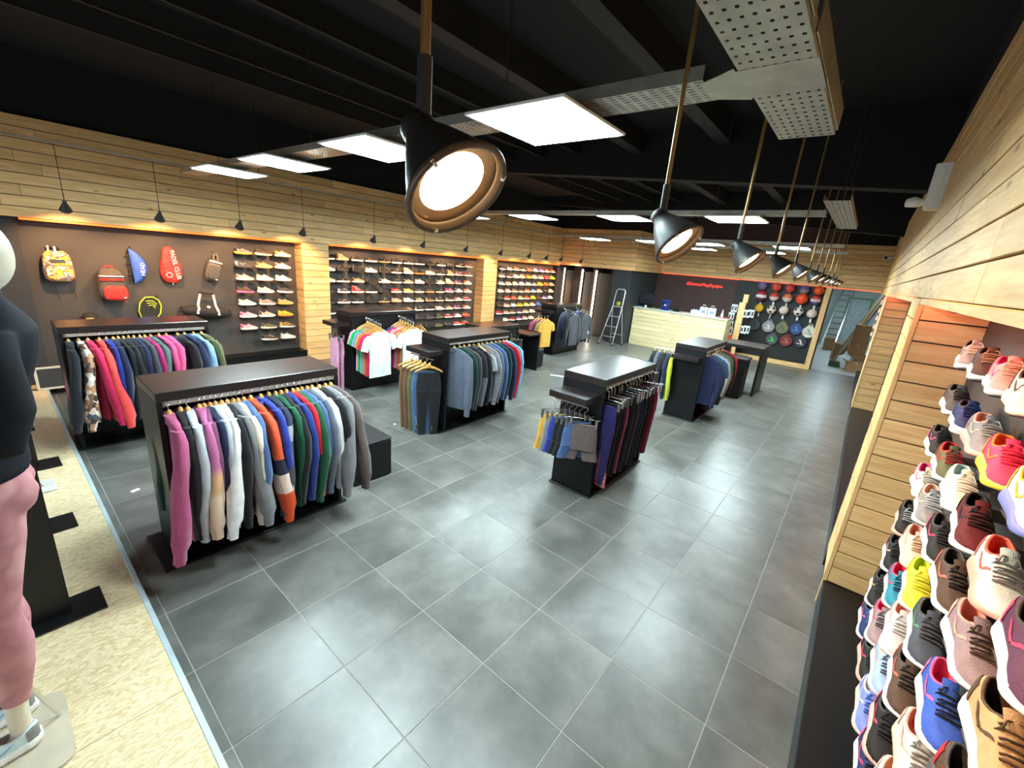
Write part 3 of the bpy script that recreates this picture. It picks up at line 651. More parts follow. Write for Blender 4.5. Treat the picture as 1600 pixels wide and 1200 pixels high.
# ================================================================ CLOTHES
def ell(cx, cy, z, w, t, n=18, e=.75, fold=0, ph=0):
    r = []
    for k in range(n):
        a = 2*PI*k/n; c, s = math.cos(a), math.sin(a)
        x = w*math.copysign(abs(c)**e, c); y = t*math.copysign(abs(s)**e, s)*(1+fold*math.sin(5*a+ph))
        r.append((cx+x, cy+y+fold*.02*math.sin(x*30+ph), z))
    return r
def ringz(prof, n=18, fold=0, ph=0):
    return [ell(cx, cy, z, w, t, n, .75, fold*min(1, i/3), ph+i*.3) for i, (z, w, t, cx, cy) in enumerate(prof)]
HZ = -.105   # top of the hanger shoulders below the rail
def long_top(seed, hood=False, puffer=False, drop=.86, wide=False):
    rnd = random.Random(seed); ph = rnd.uniform(0, 6); b = MB()
    T = .034 if puffer else .024
    prof = [(HZ+.034, .050, .030), (HZ+.026, .085, .034), (HZ+.004, .145, .032), (HZ-.032, .198, .029), (HZ-.09, .216, T), (-.34, .205, T*1.1), (-.50, .200, T*1.15), (-.66, .203, T*1.1), (-drop+.05, .200, T), (-drop, .186, T*.7)]
    if puffer:
        pp = []
        for i in range(11):
            z = HZ-.07-(drop+HZ-.09)*i/10; pp += [(z, .205, .020), (z-.03, .218, .040)]
        prof = prof[:3]+pp
    prof = [(z, w, t, 0, .006*math.sin(i+ph)) for i, (z, w, t) in enumerate(prof)]
    b.rings(ringz(prof, 20, .28, ph))
    sl = []
    for s in (-1, 1):
        m = MB(); fy = rnd.uniform(-.03, .03); k = rnd.uniform(.0, .035)
        pts = [(.150, 0, HZ-.018, .050, .027), (.205, 0, HZ-.075, .060, .030), (.238+k, fy*.4, -.34, .056, .036), (.245+k*1.3, fy*.8, -.50, .050, .036), (.238+k, fy*1.4, -.66, .043, .033), (.228+k*.6, fy*1.8, -.80, .037, .029), (.226+k*.6, fy*1.85, -.82, .031, .025), (.224+k*.6, fy*1.9, -.875, .031, .025)]
        if wide:
            g = rnd.uniform(.02, .05); dr = rnd.choice((-1, 1))*rnd.uniform(.04, .085)
            pts = [(.150, 0, HZ-.018, .050, .029), (.207, 0, HZ-.075, .062, .036), (.232+g*.3, fy*.3+dr*.2, -.30, .060, .038), (.243+g*.5, fy*.6+dr*.5, -.46, .058, .045), (.250+g*.8, fy+dr*.8, -.62, .053, .052), (.252+g, fy+dr*1.1, -.78, .048, .052), (.252+g, fy+dr*1.18, -.83, .036, .036), (.252+g, fy+dr*1.25, -.90, .034, .034)]
        m.rings([ell(s*x, y, z, w, t, 14, .8, .24, ph+z*14) for x, y, z, w, t in pts]); sl.append(m)
    out = {'body': b, 'sleeve': sl}
    c = MB()
    if hood:
        c.rings([ell(0, .012, HZ+.0, .060, .034, 14), ell(0, .018, HZ+.03, .072, .040, 14), ell(0, .045, HZ+.012, .080, .050, 14), ell(0, .060, HZ-.06, .085, .040, 14), ell(0, .055, HZ-.14, .06, .020, 14)])
        out['hood'] = c
    else:
        c.rings([ell(0, 0, HZ-.02, .066, .032, 14), ell(0, 0, HZ+.022, .056, .027, 14), ell(0, 0, HZ+.022, .050, .021, 14), ell(0, 0, HZ-.015, .052, .02, 14)], cap=False); out['collar'] = c
    return out
def tee_top(seed, drop=.80):
    rnd = random.Random(seed); ph = rnd.uniform(0, 6); b = MB()
    prof = [(HZ-.02, .080, .020), (HZ-.045, .150, .020), (HZ-.075, .198, .018), (HZ-.13, .205, .018), (-.36, .195, .022), (-.52, .192, .026), (-.68, .196, .026), (-drop, .200, .022)]
    b.rings(ringz([(z, w, t, 0, .004*math.sin(i*2+ph)) for i, (z, w, t) in enumerate(prof)], 22, .22, ph)); sl = []
    for s in (-1, 1):
        m = MB(); pts = [(.165, 0, HZ-.072, .050, .018), (.215, 0, HZ-.12, .066, .020), (.252, 0, HZ-.21, .062, .022), (.276, .004, HZ-.285, .058, .024)]
        R = []
        for x, y, z, w, t in pts:
            R.append([(p[0], p[1], p[2]+(p[0]-s*x)*s*.35) for p in ell(s*x, y, z, w, t, 12)])
        m.rings(R); sl.append(m)
    c = MB(); c.rings([ell(0, 0, HZ-.03, .080, .024, 16), ell(0, 0, HZ-.012, .076, .022, 16), ell(0, 0, HZ-.012, .066, .016, 16), ell(0, .004, HZ-.05, .060, .014, 16)], cap=False)
    return {'body': b, 'sleeve': sl, 'neck_band': c}
def legs_item(seed, drop, w=.15, spread=.0, top=-.20, t=.026, taper=.62):
    rnd = random.Random(seed); ph = rnd.uniform(0, 6); b = MB(); cr = top-.24 if drop > .5 else top-.17
    b.rings(ringz([(top+.004, w*.90, t*.7, 0, 0), (top-.03, w*.93, t*.8, 0, 0), (top-.12, w*1.03, t, 0, 0), (cr-.02, w*1.06, t*1.1, 0, 0)], 20, .12, ph)); lg = []
    for s in (-1, 1):
        m = MB(); L = drop+cr; R = []
        for k in range(6):
            f = k/5; ww = w*(.54+(taper*.54-.54)*f); R.append(ell(s*(w*.52+spread*f), .008*math.sin(3*f+ph), cr+.02-(drop+cr+.02)*f, ww, t*(1.05-.15*f), 14, .75, .2*f, ph))
        m.rings(R); lg.append(m)
    wb_ = MB(); wb_.rings([ell(0, 0, z, w*.92, t*.85, 20) for z in (top+.008, top-.028)], cap=False)
    return {'body': b, 'leg': lg, 'waistband': wb_}
def wood_hanger():
    b = MB(); R = []
    for k in range(13):
        f = -1+k/6; x = f*.170; z = HZ+.012-.070*abs(f)**1.5; y = .012*abs(f); w = .011+.004*(1-abs(f)); h = .020+.008*(1-abs(f))
        R.append([(x, y-w, z-h*.6), (x, y+w, z-h*.6), (x, y+w, z+h*.3), (x, y+w*.4, z+h*.55), (x, y-w*.4, z+h*.55), (x, y-w, z+h*.3)])
    b.rings(R); b.lathe([(.020, HZ+.01), (.018, HZ+.035), (.012, HZ+.055), (.004, HZ+.06)], 10); h = MB()
    pts = [(0, 0, HZ), (0, 0, HZ+.055)]+[(.0+.026*math.cos(a)-.0, 0, HZ+.082+.026*math.sin(a)) for a in [-PI/2+.2+i*.45 for i in range(10)]]
    h.tube(pts, .0028, 6); return b.mesh('hanger', HANG), h.mesh('hook', CHROME)
def clip_hanger():
    b = MB(); b.tube([(-.16, 0, -.12), (.16, 0, -.12)], .004, 6); h = MB(); h.tube([(0, 0, -.12), (0, 0, -.05)]+[(.024*math.cos(a), 0, -.024+.024*math.sin(a)) for a in [-PI/2+.2+i*.45 for i in range(10)]], .0026, 6)
    c = MB().box(-.012, .012, -.014, .014, -.215, -.115, .003)
    return b.mesh('hanger', CHROME), h.mesh('hook', CHROME), c.mesh('clip', CHROME)
WH, WHK = wood_hanger(); CH, CHK, CCL = clip_hanger()
GM = {}
def gmesh(kind, v):
    k = (kind, v)
    if k not in GM:
        d = {'jacket': lambda: long_top(v), 'hoodie': lambda: long_top(v+20, True), 'wide': lambda: long_top(v+60, False, False, .86, True), 'puffer': lambda: long_top(v+40, False, True, .74), 'tee': lambda: tee_top(v),
             'trousers': lambda: legs_item(v, 1.0, .15, .0, -.18), 'leggings': lambda: legs_item(v, 1.02, .115, -.01, -.19, .02, .45), 'shorts': lambda: legs_item(v, .56, .15, .03, -.19, .026, .95)}[kind]()
        GM[k] = {n: ([q.mesh(n) for q in m] if isinstance(m, list) else m.mesh(n)) for n, m in d.items()}
    return GM[k]
CC = dict(black=(30, 30, 34), navy=(30, 36, 66), blue=(38, 56, 128), royal=(42, 56, 140), lblue=(120, 152, 186), denim=(70, 96, 140), teal=(30, 150, 140), green=(28, 84, 58), bgreen=(20, 170, 80), olive=(88, 92, 60), tan=(178, 142, 98), brown=(104, 74, 50), cream=(222, 206, 186), white=(228, 226, 224), grey=(122, 122, 124), lgrey=(168, 170, 176), charcoal=(62, 62, 68), slate=(86, 92, 106), mauve=(160, 74, 110), pink=(206, 76, 124), lpink=(210, 150, 178), magenta=(150, 30, 90), crimson=(200, 40, 84), coral=(226, 74, 70), red=(186, 34, 42), plum=(110, 62, 90), purple=(44, 38, 92), neon=(188, 208, 44), mustard=(206, 156, 60), orange=(200, 90, 50), maroon=(92, 26, 40), greybrown=(96, 84, 82), dgreen=(22, 50, 44), sky=(96, 176, 214))
SPEC = {'ombre': ('pink to cream ombre', lambda: bands('ombre_cloth', [(0, (216, 188, 168)), (.40, (222, 196, 170)), (.44, (206, 166, 122)), (.58, (204, 158, 120)), (.66, (176, 98, 140)), (1, (170, 88, 132))], interp='LINEAR')),
        'block': ('orange, white and navy colour-block', lambda: bands('block_cloth', [(0, (204, 72, 30)), (.30, (218, 190, 176)), (.48, (26, 30, 50)), (.62, (206, 78, 40))])),
        'floral': ('floral print', lambda: blotch('floral_cloth', [(56, 44, 40), (176, 128, 96), (226, 214, 200), (120, 84, 66), (210, 190, 170), (70, 80, 96)], 22, .85, None, 'CONSTANT', kind='vor')),
        'camo': ('pink patterned', lambda: blotch('camo_cloth', [(90, 30, 40), (190, 110, 116), (120, 60, 66), (210, 140, 140)], 24, .85)),
        'greygreen': ('grey and teal', lambda: bands('greyteal_cloth', [(0, (20, 160, 140)), (.55, (30, 170, 150)), (.60, (70, 90, 88)), (1, (70, 88, 86))])),
        'charblock': ('grey and charcoal', lambda: bands('charblock_cloth', [(0, (64, 62, 68)), (.72, (150, 150, 156)), (.86, (40, 44, 66))])),
        'tealwhite': ('teal and white', lambda: bands('tealwhite_cloth', [(0, (30, 36, 44)), (.2, (206, 214, 214)), (.62, (30, 84, 116))])),
        'olivetan': ('olive and tan', lambda: bands('olivetan_cloth', [(0, (146, 120, 84)), (.66, (84, 92, 52))])),
        'blackgrey': ('black and grey', lambda: bands('blackgrey_cloth', [(0, (104, 106, 114)), (.55, (24, 26, 34))])),
        'marl': ('mottled grey', lambda: blotch('marl_cloth', [(84, 86, 92), (128, 130, 136), (104, 106, 112), (150, 150, 156)], 60, .9, None, 'LINEAR'))}
CNAME = dict(lgrey='pale grey', bgreen='bright green', dgreen='dark green', lblue='pale blue', lpink='pale pink', greybrown='grey-brown', royal='royal blue', sky='sky blue', slate='slate grey')
def cloth_of(c): return SPEC[c][1]() if c in SPEC else cloth(CC[c])
def cname(c): return SPEC[c][0] if c in SPEC else CNAME.get(c, c)
def garment(kind, col, loc, rz, label, group, sc=1.12, v=None, clip=False, squash=1.0):
    nm = {'jacket': 'sweatshirt', 'wide': 'sweatshirt', 'hoodie': 'hoodie', 'puffer': 'puffer_jacket', 'tee': 't_shirt'}.get(kind, kind)
    t = thing(nm, label, {'trousers': 'trousers', 'leggings': 'leggings', 'shorts': 'shorts', 'tee': 'T-shirt'}.get(kind, 'jacket' if kind == 'puffer' else 'sweatshirt'), loc, rz, group)
    t.scale = (sc, sc*squash, sc); m = cloth_of(col); G = gmesh(kind, (random.randint(0, 4) if v is None else v))
    for n, me in G.items():
        for q in (me if isinstance(me, list) else [me]): put(n, q, m, t)
    if clip:
        h = put('hanger', CH, None, t); put('hook', CHK, None, h); [put('clip', CCL, None, h, (s*.125, 0, 0)) for s in (-1, 1)]
    else:
        h = put('hanger', WH, None, t); put('hook', WHK, None, h)
    return t
def rail_row(items, x0, x1, y, z, where, group, sc=1.12, clip=False, tilt=8, xs=None, gap=None, count0=0, bias=(0, 0)):
    n = len(items); out = []
    for i, it in enumerate(items):
        kind, col = it.split(':'); x = xs[i] if xs else x0+(x1-x0)*(i+.5)/n
        word = {'jacket': 'sweatshirt', 'wide': 'sweatshirt', 'puffer': 'puffer jacket', 'tee': 'T-shirt'}.get(kind, kind)
        lab = '%s %s, %s from the left %s' % (cname(col), word, ORD[i+count0], where)
        out.append(garment(kind, col, (x, y+random.uniform(-.012, .012), z), PI/2+math.radians(random.uniform(-tilt, tilt)+bias[0]+(bias[1]-bias[0])*i/max(1, n-1)), lab, group, sc*random.uniform(.96, 1.03), None, clip, .85))
    return out
def rack(name_label, x0, x1, y0, y1, z, front=True, back=True, plate=.10, endshelf=0, far=0, divider=True, solid=False, rail_z=None):
    t = thing('clothes_rack', name_label, 'clothes rack', (x0, y0, 0), 0, 'black clothes racks with flat tops')
    W, Dp = x1-x0, y1-y0; th = .035
    MB().box(0, W, 0, Dp, z-.07, z, .004).build('top', BLACKT, t)
    for a in (0, W-th): MB().box(a, a+th, .0, Dp, .02, z-.07, .003).build('side_panel', BLACK, t)
    if solid: MB().box(th, W-th, .02, Dp-.02, .02, z-.07, .002).build('core', BLACK, t)
    elif divider: MB().box(th, W-th, Dp/2-.012, Dp/2+.012, .02, z-.07).build('divider', BLACK, t)
    MB().box(-plate, W+plate*.4, -.02, Dp+.02, 0, .02, .004).build('base_plate', BLACK, t)
    rz_ = rail_z or z-.105
    for on, y in ((front, .025), (back, Dp-.025)):
        if not on: continue
        r = MB(); r.box(th, W-th, y-.013, y+.013, rz_-.018, rz_+.018, .002).build('rail', RAILM, t)
        for a in (th, W-th-.02): MB().box(a, a+.02, y-.018, y+.018, rz_-.024, rz_+.035, .002).build('rail_bracket', CHROME, t)
    def shelf(a, b):
        MB().box(a, b, .04, Dp-.02, z-.24, z-.17, .004).build('side_shelf', BLACKT, t)
    if endshelf: shelf(-endshelf, 0)
    if far: shelf(W, W+far)
    return t
# --- R1 front left
rack('nearest clothes rack, two-sided, black with a flat top, sweatshirts on its front rail', -.41, .92, .46, 1.0, 1.405, rail_z=1.315)
R1 = 'on the nearest rack'
i1 = 'wide:mauve jacket:black jacket:lgrey wide:ombre jacket:plum jacket:navy jacket:lgrey wide:white jacket:black wide:grey jacket:cream jacket:denim wide:block hoodie:royal wide:charblock jacket:green hoodie:black hoodie:blue jacket:red jacket:green jacket:denim jacket:slate hoodie:white jacket:black wide:grey wide:greybrown'.split()
xs1 = [-.345, -.275, -.235, -.165, -.130, -.095, -.060, -.020, .018, .058, .090, .130, .185, .255, .320, .370, .415, .460, .510, .550, .590, .635, .680, .735, .795, .850]
rail_row(i1, 0, 0, .465, 1.33, R1, 'sweatshirts on the nearest rack', 1.16, xs=xs1, tilt=3, bias=(-6, 17))
rail_row('jacket:dgreen jacket:denim jacket:tan'.split(), 0, 0, .985, 1.33, 'behind the side panel of the nearest rack', 'sweatshirts on the back rail of the nearest rack', 1.12, xs=[-.34, -.27, -.20])
# pouffe box at its end
def box_seat(label, x0, x1, y0, y1, h):
    t = thing('box_seat', label, 'seat', (x0, y0, 0), 0)
    MB().box(0, x1-x0, 0, y1-y0, .012, h-.04, .004).build('body', BLACK, t); MB().box(-.006, x1-x0+.006, -.006, y1-y0+.006, h-.035, h, .012).build('cushion', mat('black_leatherette', (26, 27, 29), .5, 0, .1, 12), t)
    MB().box(.02, x1-x0-.02, .02, y1-y0-.02, 0, .012).build('foot_plate', BLACK, t); return t
box_seat('black box seat standing at the end of the nearest rack', 1.16, 1.62, .62, 1.22, .47)
# --- R2
rack('clothes rack beside the bag wall, black with a reddish reflection on its flat top', -.62, .73, 3.31, 3.82, 1.405, rail_z=1.315)
i2 = 'wide:black wide:floral wide:crimson wide:coral jacket:royal jacket:navy hoodie:black jacket:black jacket:black jacket:navy jacket:charcoal jacket:magenta wide:greygreen jacket:pink wide:pink hoodie:black jacket:navy wide:lblue puffer:olive'.split()
xs2 = [-.55, -.47, -.40, -.31, -.25, -.195, -.15, -.105, -.06, -.015, .04, .085, .14, .22, .29, .40, .47, .565, .65]
rail_row(i2, 0, 0, 3.325, 1.33, 'on the rack by the bags', 'sweatshirts on the rack by the bags', 1.14, xs=xs2, tilt=4, bias=(3, 22))
rail_row('jacket:pink jacket:royal'.split(), 0, 0, 3.80, 1.33, 'behind the rack by the bags', 'sweatshirts behind the rack by the bags', 1.1, xs=[-.55, -.47])
# --- R3 tees on arms
def arm(t, x, y, z, L, name='peg_arm'):
    a = MB(); a.bar((x, y, z), (x, y-L, z-.05), .022, .03); 
    a.build(name, ALU, t); MB().lathe([(.026, 0), (.026, .012)], 12, Matrix.Translation((x, y, z)) @ Matrix.Rotation(PI/2, 4, 'X')).build('arm_flange', CHROME, t)
    p = MB()
    for k in range(9): p.tube([(x, y-L*(k+.8)/9.6, z+.012), (x, y-L*(k+.8)/9.6, z+.03)], .004, 5)
    p.build('arm_pegs', CHROME, t)
def tee_arm(t, px, py, X, y, z, L, items, where, group, sc=1.12, kind0='tee'):
    arm(t, px, py, z, L); n = len(items)
    for i, it in enumerate(items):
        kind, col = it.split(':') if ':' in it else (kind0, it)
        f = (i+.6)/n; word = {'jacket': 'sweatshirt', 'wide': 'sweatshirt', 'puffer': 'puffer jacket', 'tee': 'T-shirt'}.get(kind, kind)
        garment(kind, col, (X, y-L*f, z-.05*f+.02), math.radians(random.uniform(-4, 4)), '%s %s %s from the back %s' % (cname(col), word, ORD[i], where), group, sc, None, False, .9)
t3 = rack('tall black T-shirt unit with two sloping metal arms beside the shoe wall', 2.89, 4.26, 3.58, 4.06, 1.39, front=False, back=False, endshelf=.28, far=.30, solid=True, plate=.02)
tee_arm(t3, 3.17-2.89, 0, 3.17, 3.58, 1.28, .46, 'lpink bgreen lblue tan orange crimson white'.split(), 'on the left T-shirt arm', 'T-shirts on the left arm', 1.16)
tee_arm(t3, 3.86-2.89, 0, 3.86, 3.58, 1.28, .46, 'royal crimson lpink orange tan white'.split(), 'on the right T-shirt arm', 'T-shirts on the right arm', 1.16)
MB().tube([(-.05, .20, 1.12), (-.26, .20, 1.12)], .008, 6).build('end_rail', CHROME, t3); MB().tube([(1.40, .2, 1.12), (1.66, .2, 1.12), (1.66, .2, 1.15)], .008, 6).build('end_rail', CHROME, t3)
for i, c in enumerate(('lpink', 'lpink')): garment('leggings', c, (2.68+.09*i, 3.78, 1.13), PI/2+.05, 'pale pink patterned leggings under the T-shirt unit side shelf, %s' % ('outer pair' if i == 0 else 'inner pair'), 'leggings under the T-shirt unit shelf', 1.1, None, True)
for i, c in enumerate('coral tan white black'.split()): garment('trousers', c, (4.33+.07*i, 3.78, 1.13), PI/2+.1, '%s trousers on a wooden hanger at the right end of the T-shirt unit' % c, 'trousers at the T-shirt unit', 1.05)
# --- R4 centre
t4 = rack('black clothes rack at the centre of the floor with a lower side shelf', 2.89, 4.26, 1.15, 1.70, 1.385, endshelf=.29, far=.30, rail_z=1.30)
i4 = 'wide:slate jacket:dgreen jacket:charcoal jacket:blackgrey hoodie:black tee:lgrey jacket:marl jacket:slate jacket:denim jacket:dgreen jacket:navy jacket:red jacket:sky'.split()
rail_row(i4, 2.99, 4.22, 1.155, 1.315, 'on the centre rack', 'sweatshirts on the centre rack', 1.10, tilt=6, bias=(14, 14))
rail_row('jacket:charcoal jacket:navy jacket:black jacket:slate'.split(), 3.0, 4.1, 1.69, 1.315, 'on the hidden side of the centre rack', 'sweatshirts on the back of the centre rack', 1.08)
MB().tube([(-.20, .04, 1.10), (-.20, .52, 1.10)], .009, 6).build('end_rail', CHROME, t4)
for i, c in enumerate(('tan', 'brown', 'olive', 'denim', 'black')):
    y = 1.62-.095*i
    garment('trousers', {'tan': 'brown'}.get(c, c), (2.66, y, 1.10), math.radians(-32), '%s trousers, %s from the back under the centre rack side shelf' % ({'tan': 'light brown'}.get(c, c), ORD[i]), 'trousers under the centre rack shelf', 1.10)
for i in range(2):
    tg_ = thing('price_tag', 'small orange and cream paper tag dangling under the trousers, %s' % ('left one' if i == 0 else 'right one'), 'tag', (2.56+.16*i, 1.36-.16*i, .06), .4, 'paper tags under the trousers')
    MB().box(-.03, .03, -.002, .002, 0, .08).build('card', mat('tag_orange', (196, 128, 80), .7), tg_); MB().box(-.018, .018, -.003, .003, .025, .055).build('print', mat('tag_print', (60, 40, 34), .7), tg_)
    MB().tube([(0, 0, .08), (0, .02, .22)], .0015, 4).build('string', WHITEP, tg_)
# --- R5 leggings
t5 = rack('black rack of leggings and shorts in the foreground centre with a lower side shelf', 2.90, 4.28, -1.26, -.75, 1.38, endshelf=.29, far=.28, rail_z=1.28, plate=.02)
i5 = 'leggings:purple leggings:black leggings:black leggings:black leggings:mauve leggings:black leggings:black leggings:charcoal leggings:navy leggings:black leggings:navy leggings:black leggings:maroon leggings:magenta'.split()
rail_row(i5, 2.97, 4.24, -1.255, 1.285, 'on the leggings rack', 'leggings on the foreground rack', 1.10, clip=True, tilt=14)
garment('shorts', 'camo', (3.06, -1.20, .72), PI/2-.2, 'pink patterned shorts hanging low at the corner of the leggings rack', None, 1.05, 0, True)
MB().tube([(-.19, .06, 1.10), (-.19, .46, 1.10)], .008, 6).build('end_rail', CHROME, t5)
for i, c in enumerate('mustard grey royal black black denim greybrown'.split()):
    y = -.80-.062*i
    garment('shorts', c, (2.71, y, 1.10), math.radians(-38 if c != 'greybrown' else -62), '%s shorts on a clip hanger under the leggings rack shelf, %s from the left' % (cname(c), ORD[i]), 'shorts under the leggings rack shelf', 1.05, None, True)
MB().tube([(.05, .53, 1.28), (.05, .72, 1.26)], .008, 6).build('peg_arm', WHITEP, t5)
# --- R6
t6 = rack('black clothes rack beyond the leggings rack, seen end on', 6.55, 7.92, -1.26, -.74, 1.345, endshelf=.22, rail_z=1.25, plate=.02)
rail_row('jacket:navy jacket:charcoal jacket:tealwhite jacket:lgrey jacket:grey jacket:olivetan jacket:olive jacket:black hoodie:red'.split(), 6.64, 7.80, -1.255, 1.26, 'on the rack beyond the leggings', 'sweatshirts on the rack beyond the leggings', 1.06, tilt=9)
MB().tube([(.10, .52, 1.20), (.10, .95, 1.17)], .009, 6).build('peg_arm', WHITEP, t6)
for i, c in enumerate('navy black slate black'.split()): garment('jacket', c, (6.65, -.62+.09*i, 1.19), math.radians(10), '%s sweatshirt on the arm beyond the leggings rack, %s' % (cname(c), ORD[i]), 'sweatshirts on that rack arm', 1.0)
garment('jacket', 'neon', (6.65, -.69, 1.19), math.radians(14), 'neon yellow-green top hanging on the arm of the rack beyond the leggings', None, 1.0)
# --- R7 desk with a nested lower table
t7 = thing('display_table', 'tall black display table with slab legs in front of the ball wall', 'table', (9.55, -1.67, 0))
MB().box(0, .85, 0, .86, 1.03, 1.10, .004).build('top', BLACKT, t7)
for y in (0, .81): MB().box(0, .85, y, y+.05, 0, 1.03, .003).build('leg_panel', BLACK, t7)
t7b = thing('display_table', 'lower black table nested under the tall one by the ball wall', 'table', (9.0, -1.50, 0))
MB().box(0, .50, 0, .60, .84, .88, .003).build('top', BLACKT, t7b); MB().box(.02, .48, .02, .58, 0, .84, .003).build('body', BLACK, t7b)
# --- R8 far rack
t8 = rack('black clothes rack by the far shoe niche, with jackets on metal arms', 8.95, 10.33, 3.40, 3.92, 1.40, front=False, back=False, endshelf=.28, solid=True, plate=.02)
tee_arm(t8, .40, 0, 9.35, 3.40, 1.28, .42, 'hoodie:charcoal hoodie:navy wide:black wide:charcoal'.split(), 'on the far rack left arm', 'tops on the far rack left arm', 1.1)
tee_arm(t8, 1.05, 0, 10.0, 3.40, 1.28, .42, 'jacket:denim hoodie:navy jacket:black puffer:charcoal'.split(), 'on the far rack right arm', 'tops on the far rack right arm', 1.1)
MB().bar((0, .10, 1.12), (-.5, .0, 1.10), .02).build('end_rail', CHROME, t8)
for i, c in enumerate('pink brown tan mustard'.split()): garment('tee', c, (8.44-.0*i, 3.62-.10*i, 1.13), math.radians(-6), '%s T-shirt left of the far clothes rack, %s from the back' % ('golden yellow' if c == 'mustard' else c, ORD[i]), 'T-shirts at the far rack', 1.05)
# --- R9
t9 = rack('lower black rack behind the centre rack with a brown reflection on top', 5.45, 6.60, 2.82, 3.42, 1.10, front=False, back=False, solid=True, plate=.02)
MB().box(1.15, 1.62, -.30, .42, .86, .90, .004).build('side_shelf', BLACKT, t9); MB().box(1.58, 1.62, -.28, .40, 0, .86, .003).build('shelf_leg', BLACK, t9)
for i, c in enumerate('black navy black charcoal'.split()): garment('trousers', c, (6.08+.0*i, 2.42+.09*i, .96), math.radians(-12), '%s trousers on a clip hanger behind the centre rack, %s from the front' % (c, ORD[i]), 'trousers behind the centre rack', .86, None, True)
box_seat('black box seat behind the centre rack near the far rack', 7.10, 7.52, 2.70, 3.12, .46)
# ================================================================ BAGS ON THE LEFT WALL
YW = YB-.012                    # wall plane the bags hang on
def pillow(w, d, h, e=.55, n=20, m=9, top=.72, bot=.95, sq=.8):
    """soft bag body: width x, depth y from 0 (wall) to -d, height 0..h"""
    R = []
    for i in range(m+1):
        f = i/m; a = (f*2-1); s = max(0.02, 1-abs(a)**4)**.5; ww = w/2*(bot+(top-bot)*f)*(.55+.45*s); dd = d/2*s
        R.append([(p[0], p[1], h*f) for p in ell(0, -d/2, 0, ww, max(dd, .004), n, e)])
    return MB().rings(R)
def strip(mb, pts, w, t=.004): 
    for a, b in zip(pts, pts[1:]): mb.bar(a, b, w, t, (0, -1, 0))
    return mb
PRINT = blotch('bright_camo_fabric', [(232, 190, 60), (240, 210, 90), (226, 90, 70), (226, 222, 214), (236, 170, 50), (110, 120, 150), (230, 120, 60)], 11, .8)
BRN = mat('brown_grey_canvas', (82, 74, 66), .85, 0, .15, 20, .3, 300); REDC = mat('red_canvas', (206, 46, 42), .75, 0, .12, 14, .4, 40)
BLKC = mat('black_canvas', (34, 32, 31), .8, 0, .15, 16, .3, 60); BLUC = mat('blue_nylon', (58, 96, 190), .6, 0, .2, 12, .6, 20); WHT = mat('white_print', (232, 228, 222), .7)
t = thing('backpack', 'backpack with a bright yellow, red and white camouflage print hanging on the wall', 'backpack', (-.285, YW, 1.62), 0, 'bags on the left wall')
pillow(.36, .17, .43, top=.78).build('body', PRINT, t)
pk = pillow(.29, .04, .20, top=.95).build('front_pocket', PRINT, t, (0, -.15, .03)); MB().box(-.13, .13, -.006, 0, .195, .203).build('zip', BLKC, pk, (0, -.02, 0))
MB().box(-.075, .075, -.188, -.176, .275, .315, .002).build('name_patch', mat('patch_green', (60, 76, 66), .7), t)
strip(MB(), [(-.05, -.02, .42), (-.05, -.03, .475), (.04, -.03, .475), (.04, -.02, .42)], .02, .006).build('top_loop', BLKC, t)
MB().box(-.075, -.055, -.05, -.045, .42, .50).build('price_tag', WHT, t); MB().box(-.01, .015, -.05, -.045, .42, .49).build('price_tag', WHT, t)
for x in (-.06, .12): MB().bar((x, -.03, .03), (x+.02, -.012, -.27), .014, .003).build('strap_end', BLKC, t)
t = thing('backpack', 'dark backpack with a red front pocket and red and white stripes', 'backpack', (.265, YW, 1.33), 0, 'bags on the left wall')
pillow(.38, .19, .50, top=.76).build('body', BRN, t)
pillow(.30, .06, .22, top=.98, e=.4).build('front_pocket', REDC, t, (.02, -.165, .015)); MB().box(.10, .13, -.238, -.230, .05, .065).build('logo_patch', WHT, t)
for z, m in ((.375, WHT), (.335, REDC), (.315, REDC)): MB().box(-.145, .145, -.205, -.165, z, z+.015, .003).build('stripe', m, t)
strip(MB(), [(-.05, -.06, .48), (-.04, -.07, .53), (.04, -.07, .53), (.05, -.06, .48)], .022, .008).build('top_loop', REDC, t)
MB().bar((.10, -.12, .02), (.15, -.13, -.02), .03, .01).build('strap_end', REDC, t); strip(MB(), [(.17, -.05, .30), (.21, -.05, .16), (.19, -.05, .04)], .02).build('side_strap', BRN, t)
def word(txt, size, m, parent, loc, rot, name='lettering', depth=.002):
    c = D.curves.new('lettering', 'FONT'); c.body = txt; c.size = size; c.extrude = depth; c.align_x = 'CENTER'; c.align_y = 'CENTER'; c.resolution_u = 2
    o = D.objects.new('tmp', c); COL.objects.link(o); dg = bpy.context.evaluated_depsgraph_get(); me = D.meshes.new_from_object(o.evaluated_get(dg)); D.objects.remove(o)
    me.materials.clear(); me.materials.append(m); return put(name, me, None, parent, loc, rot)
t = thing('waist_bag', 'blue nylon half-moon waist bag with white lettering hung upright', 'bag', (.57, YW, 1.60), 0, 'bags on the left wall')
R = []
for i in range(13):
    f = i/12; w = .02+.20*math.sin(PI*f)**.7*(1-.15*f); dd = .012+.045*math.sin(PI*f)**.6
    R.append([(w*(.5+.5*math.cos(a))-.02-.02*f, -.055+dd*math.sin(a)*(-1), .54*f) for a in [2*PI*k/14 for k in range(14)]])
MB().rings(R).build('body', BLUC, t); word('HEAD', .08, WHT, t, (.105, -.115, .23), (PI/2, -PI/2+.05, 0))
strip(MB(), [(-.05, -.03, .02), (-.045, -.035, .25), (-.03, -.03, .52), (.0, -.02, .56)], .022, .006).build('belt', BLKC, t)
for z in (.12, .30, .42): MB().box(-.07, -.035, -.06, -.03, z, z+.03, .003).build('buckle', BLKC, t)
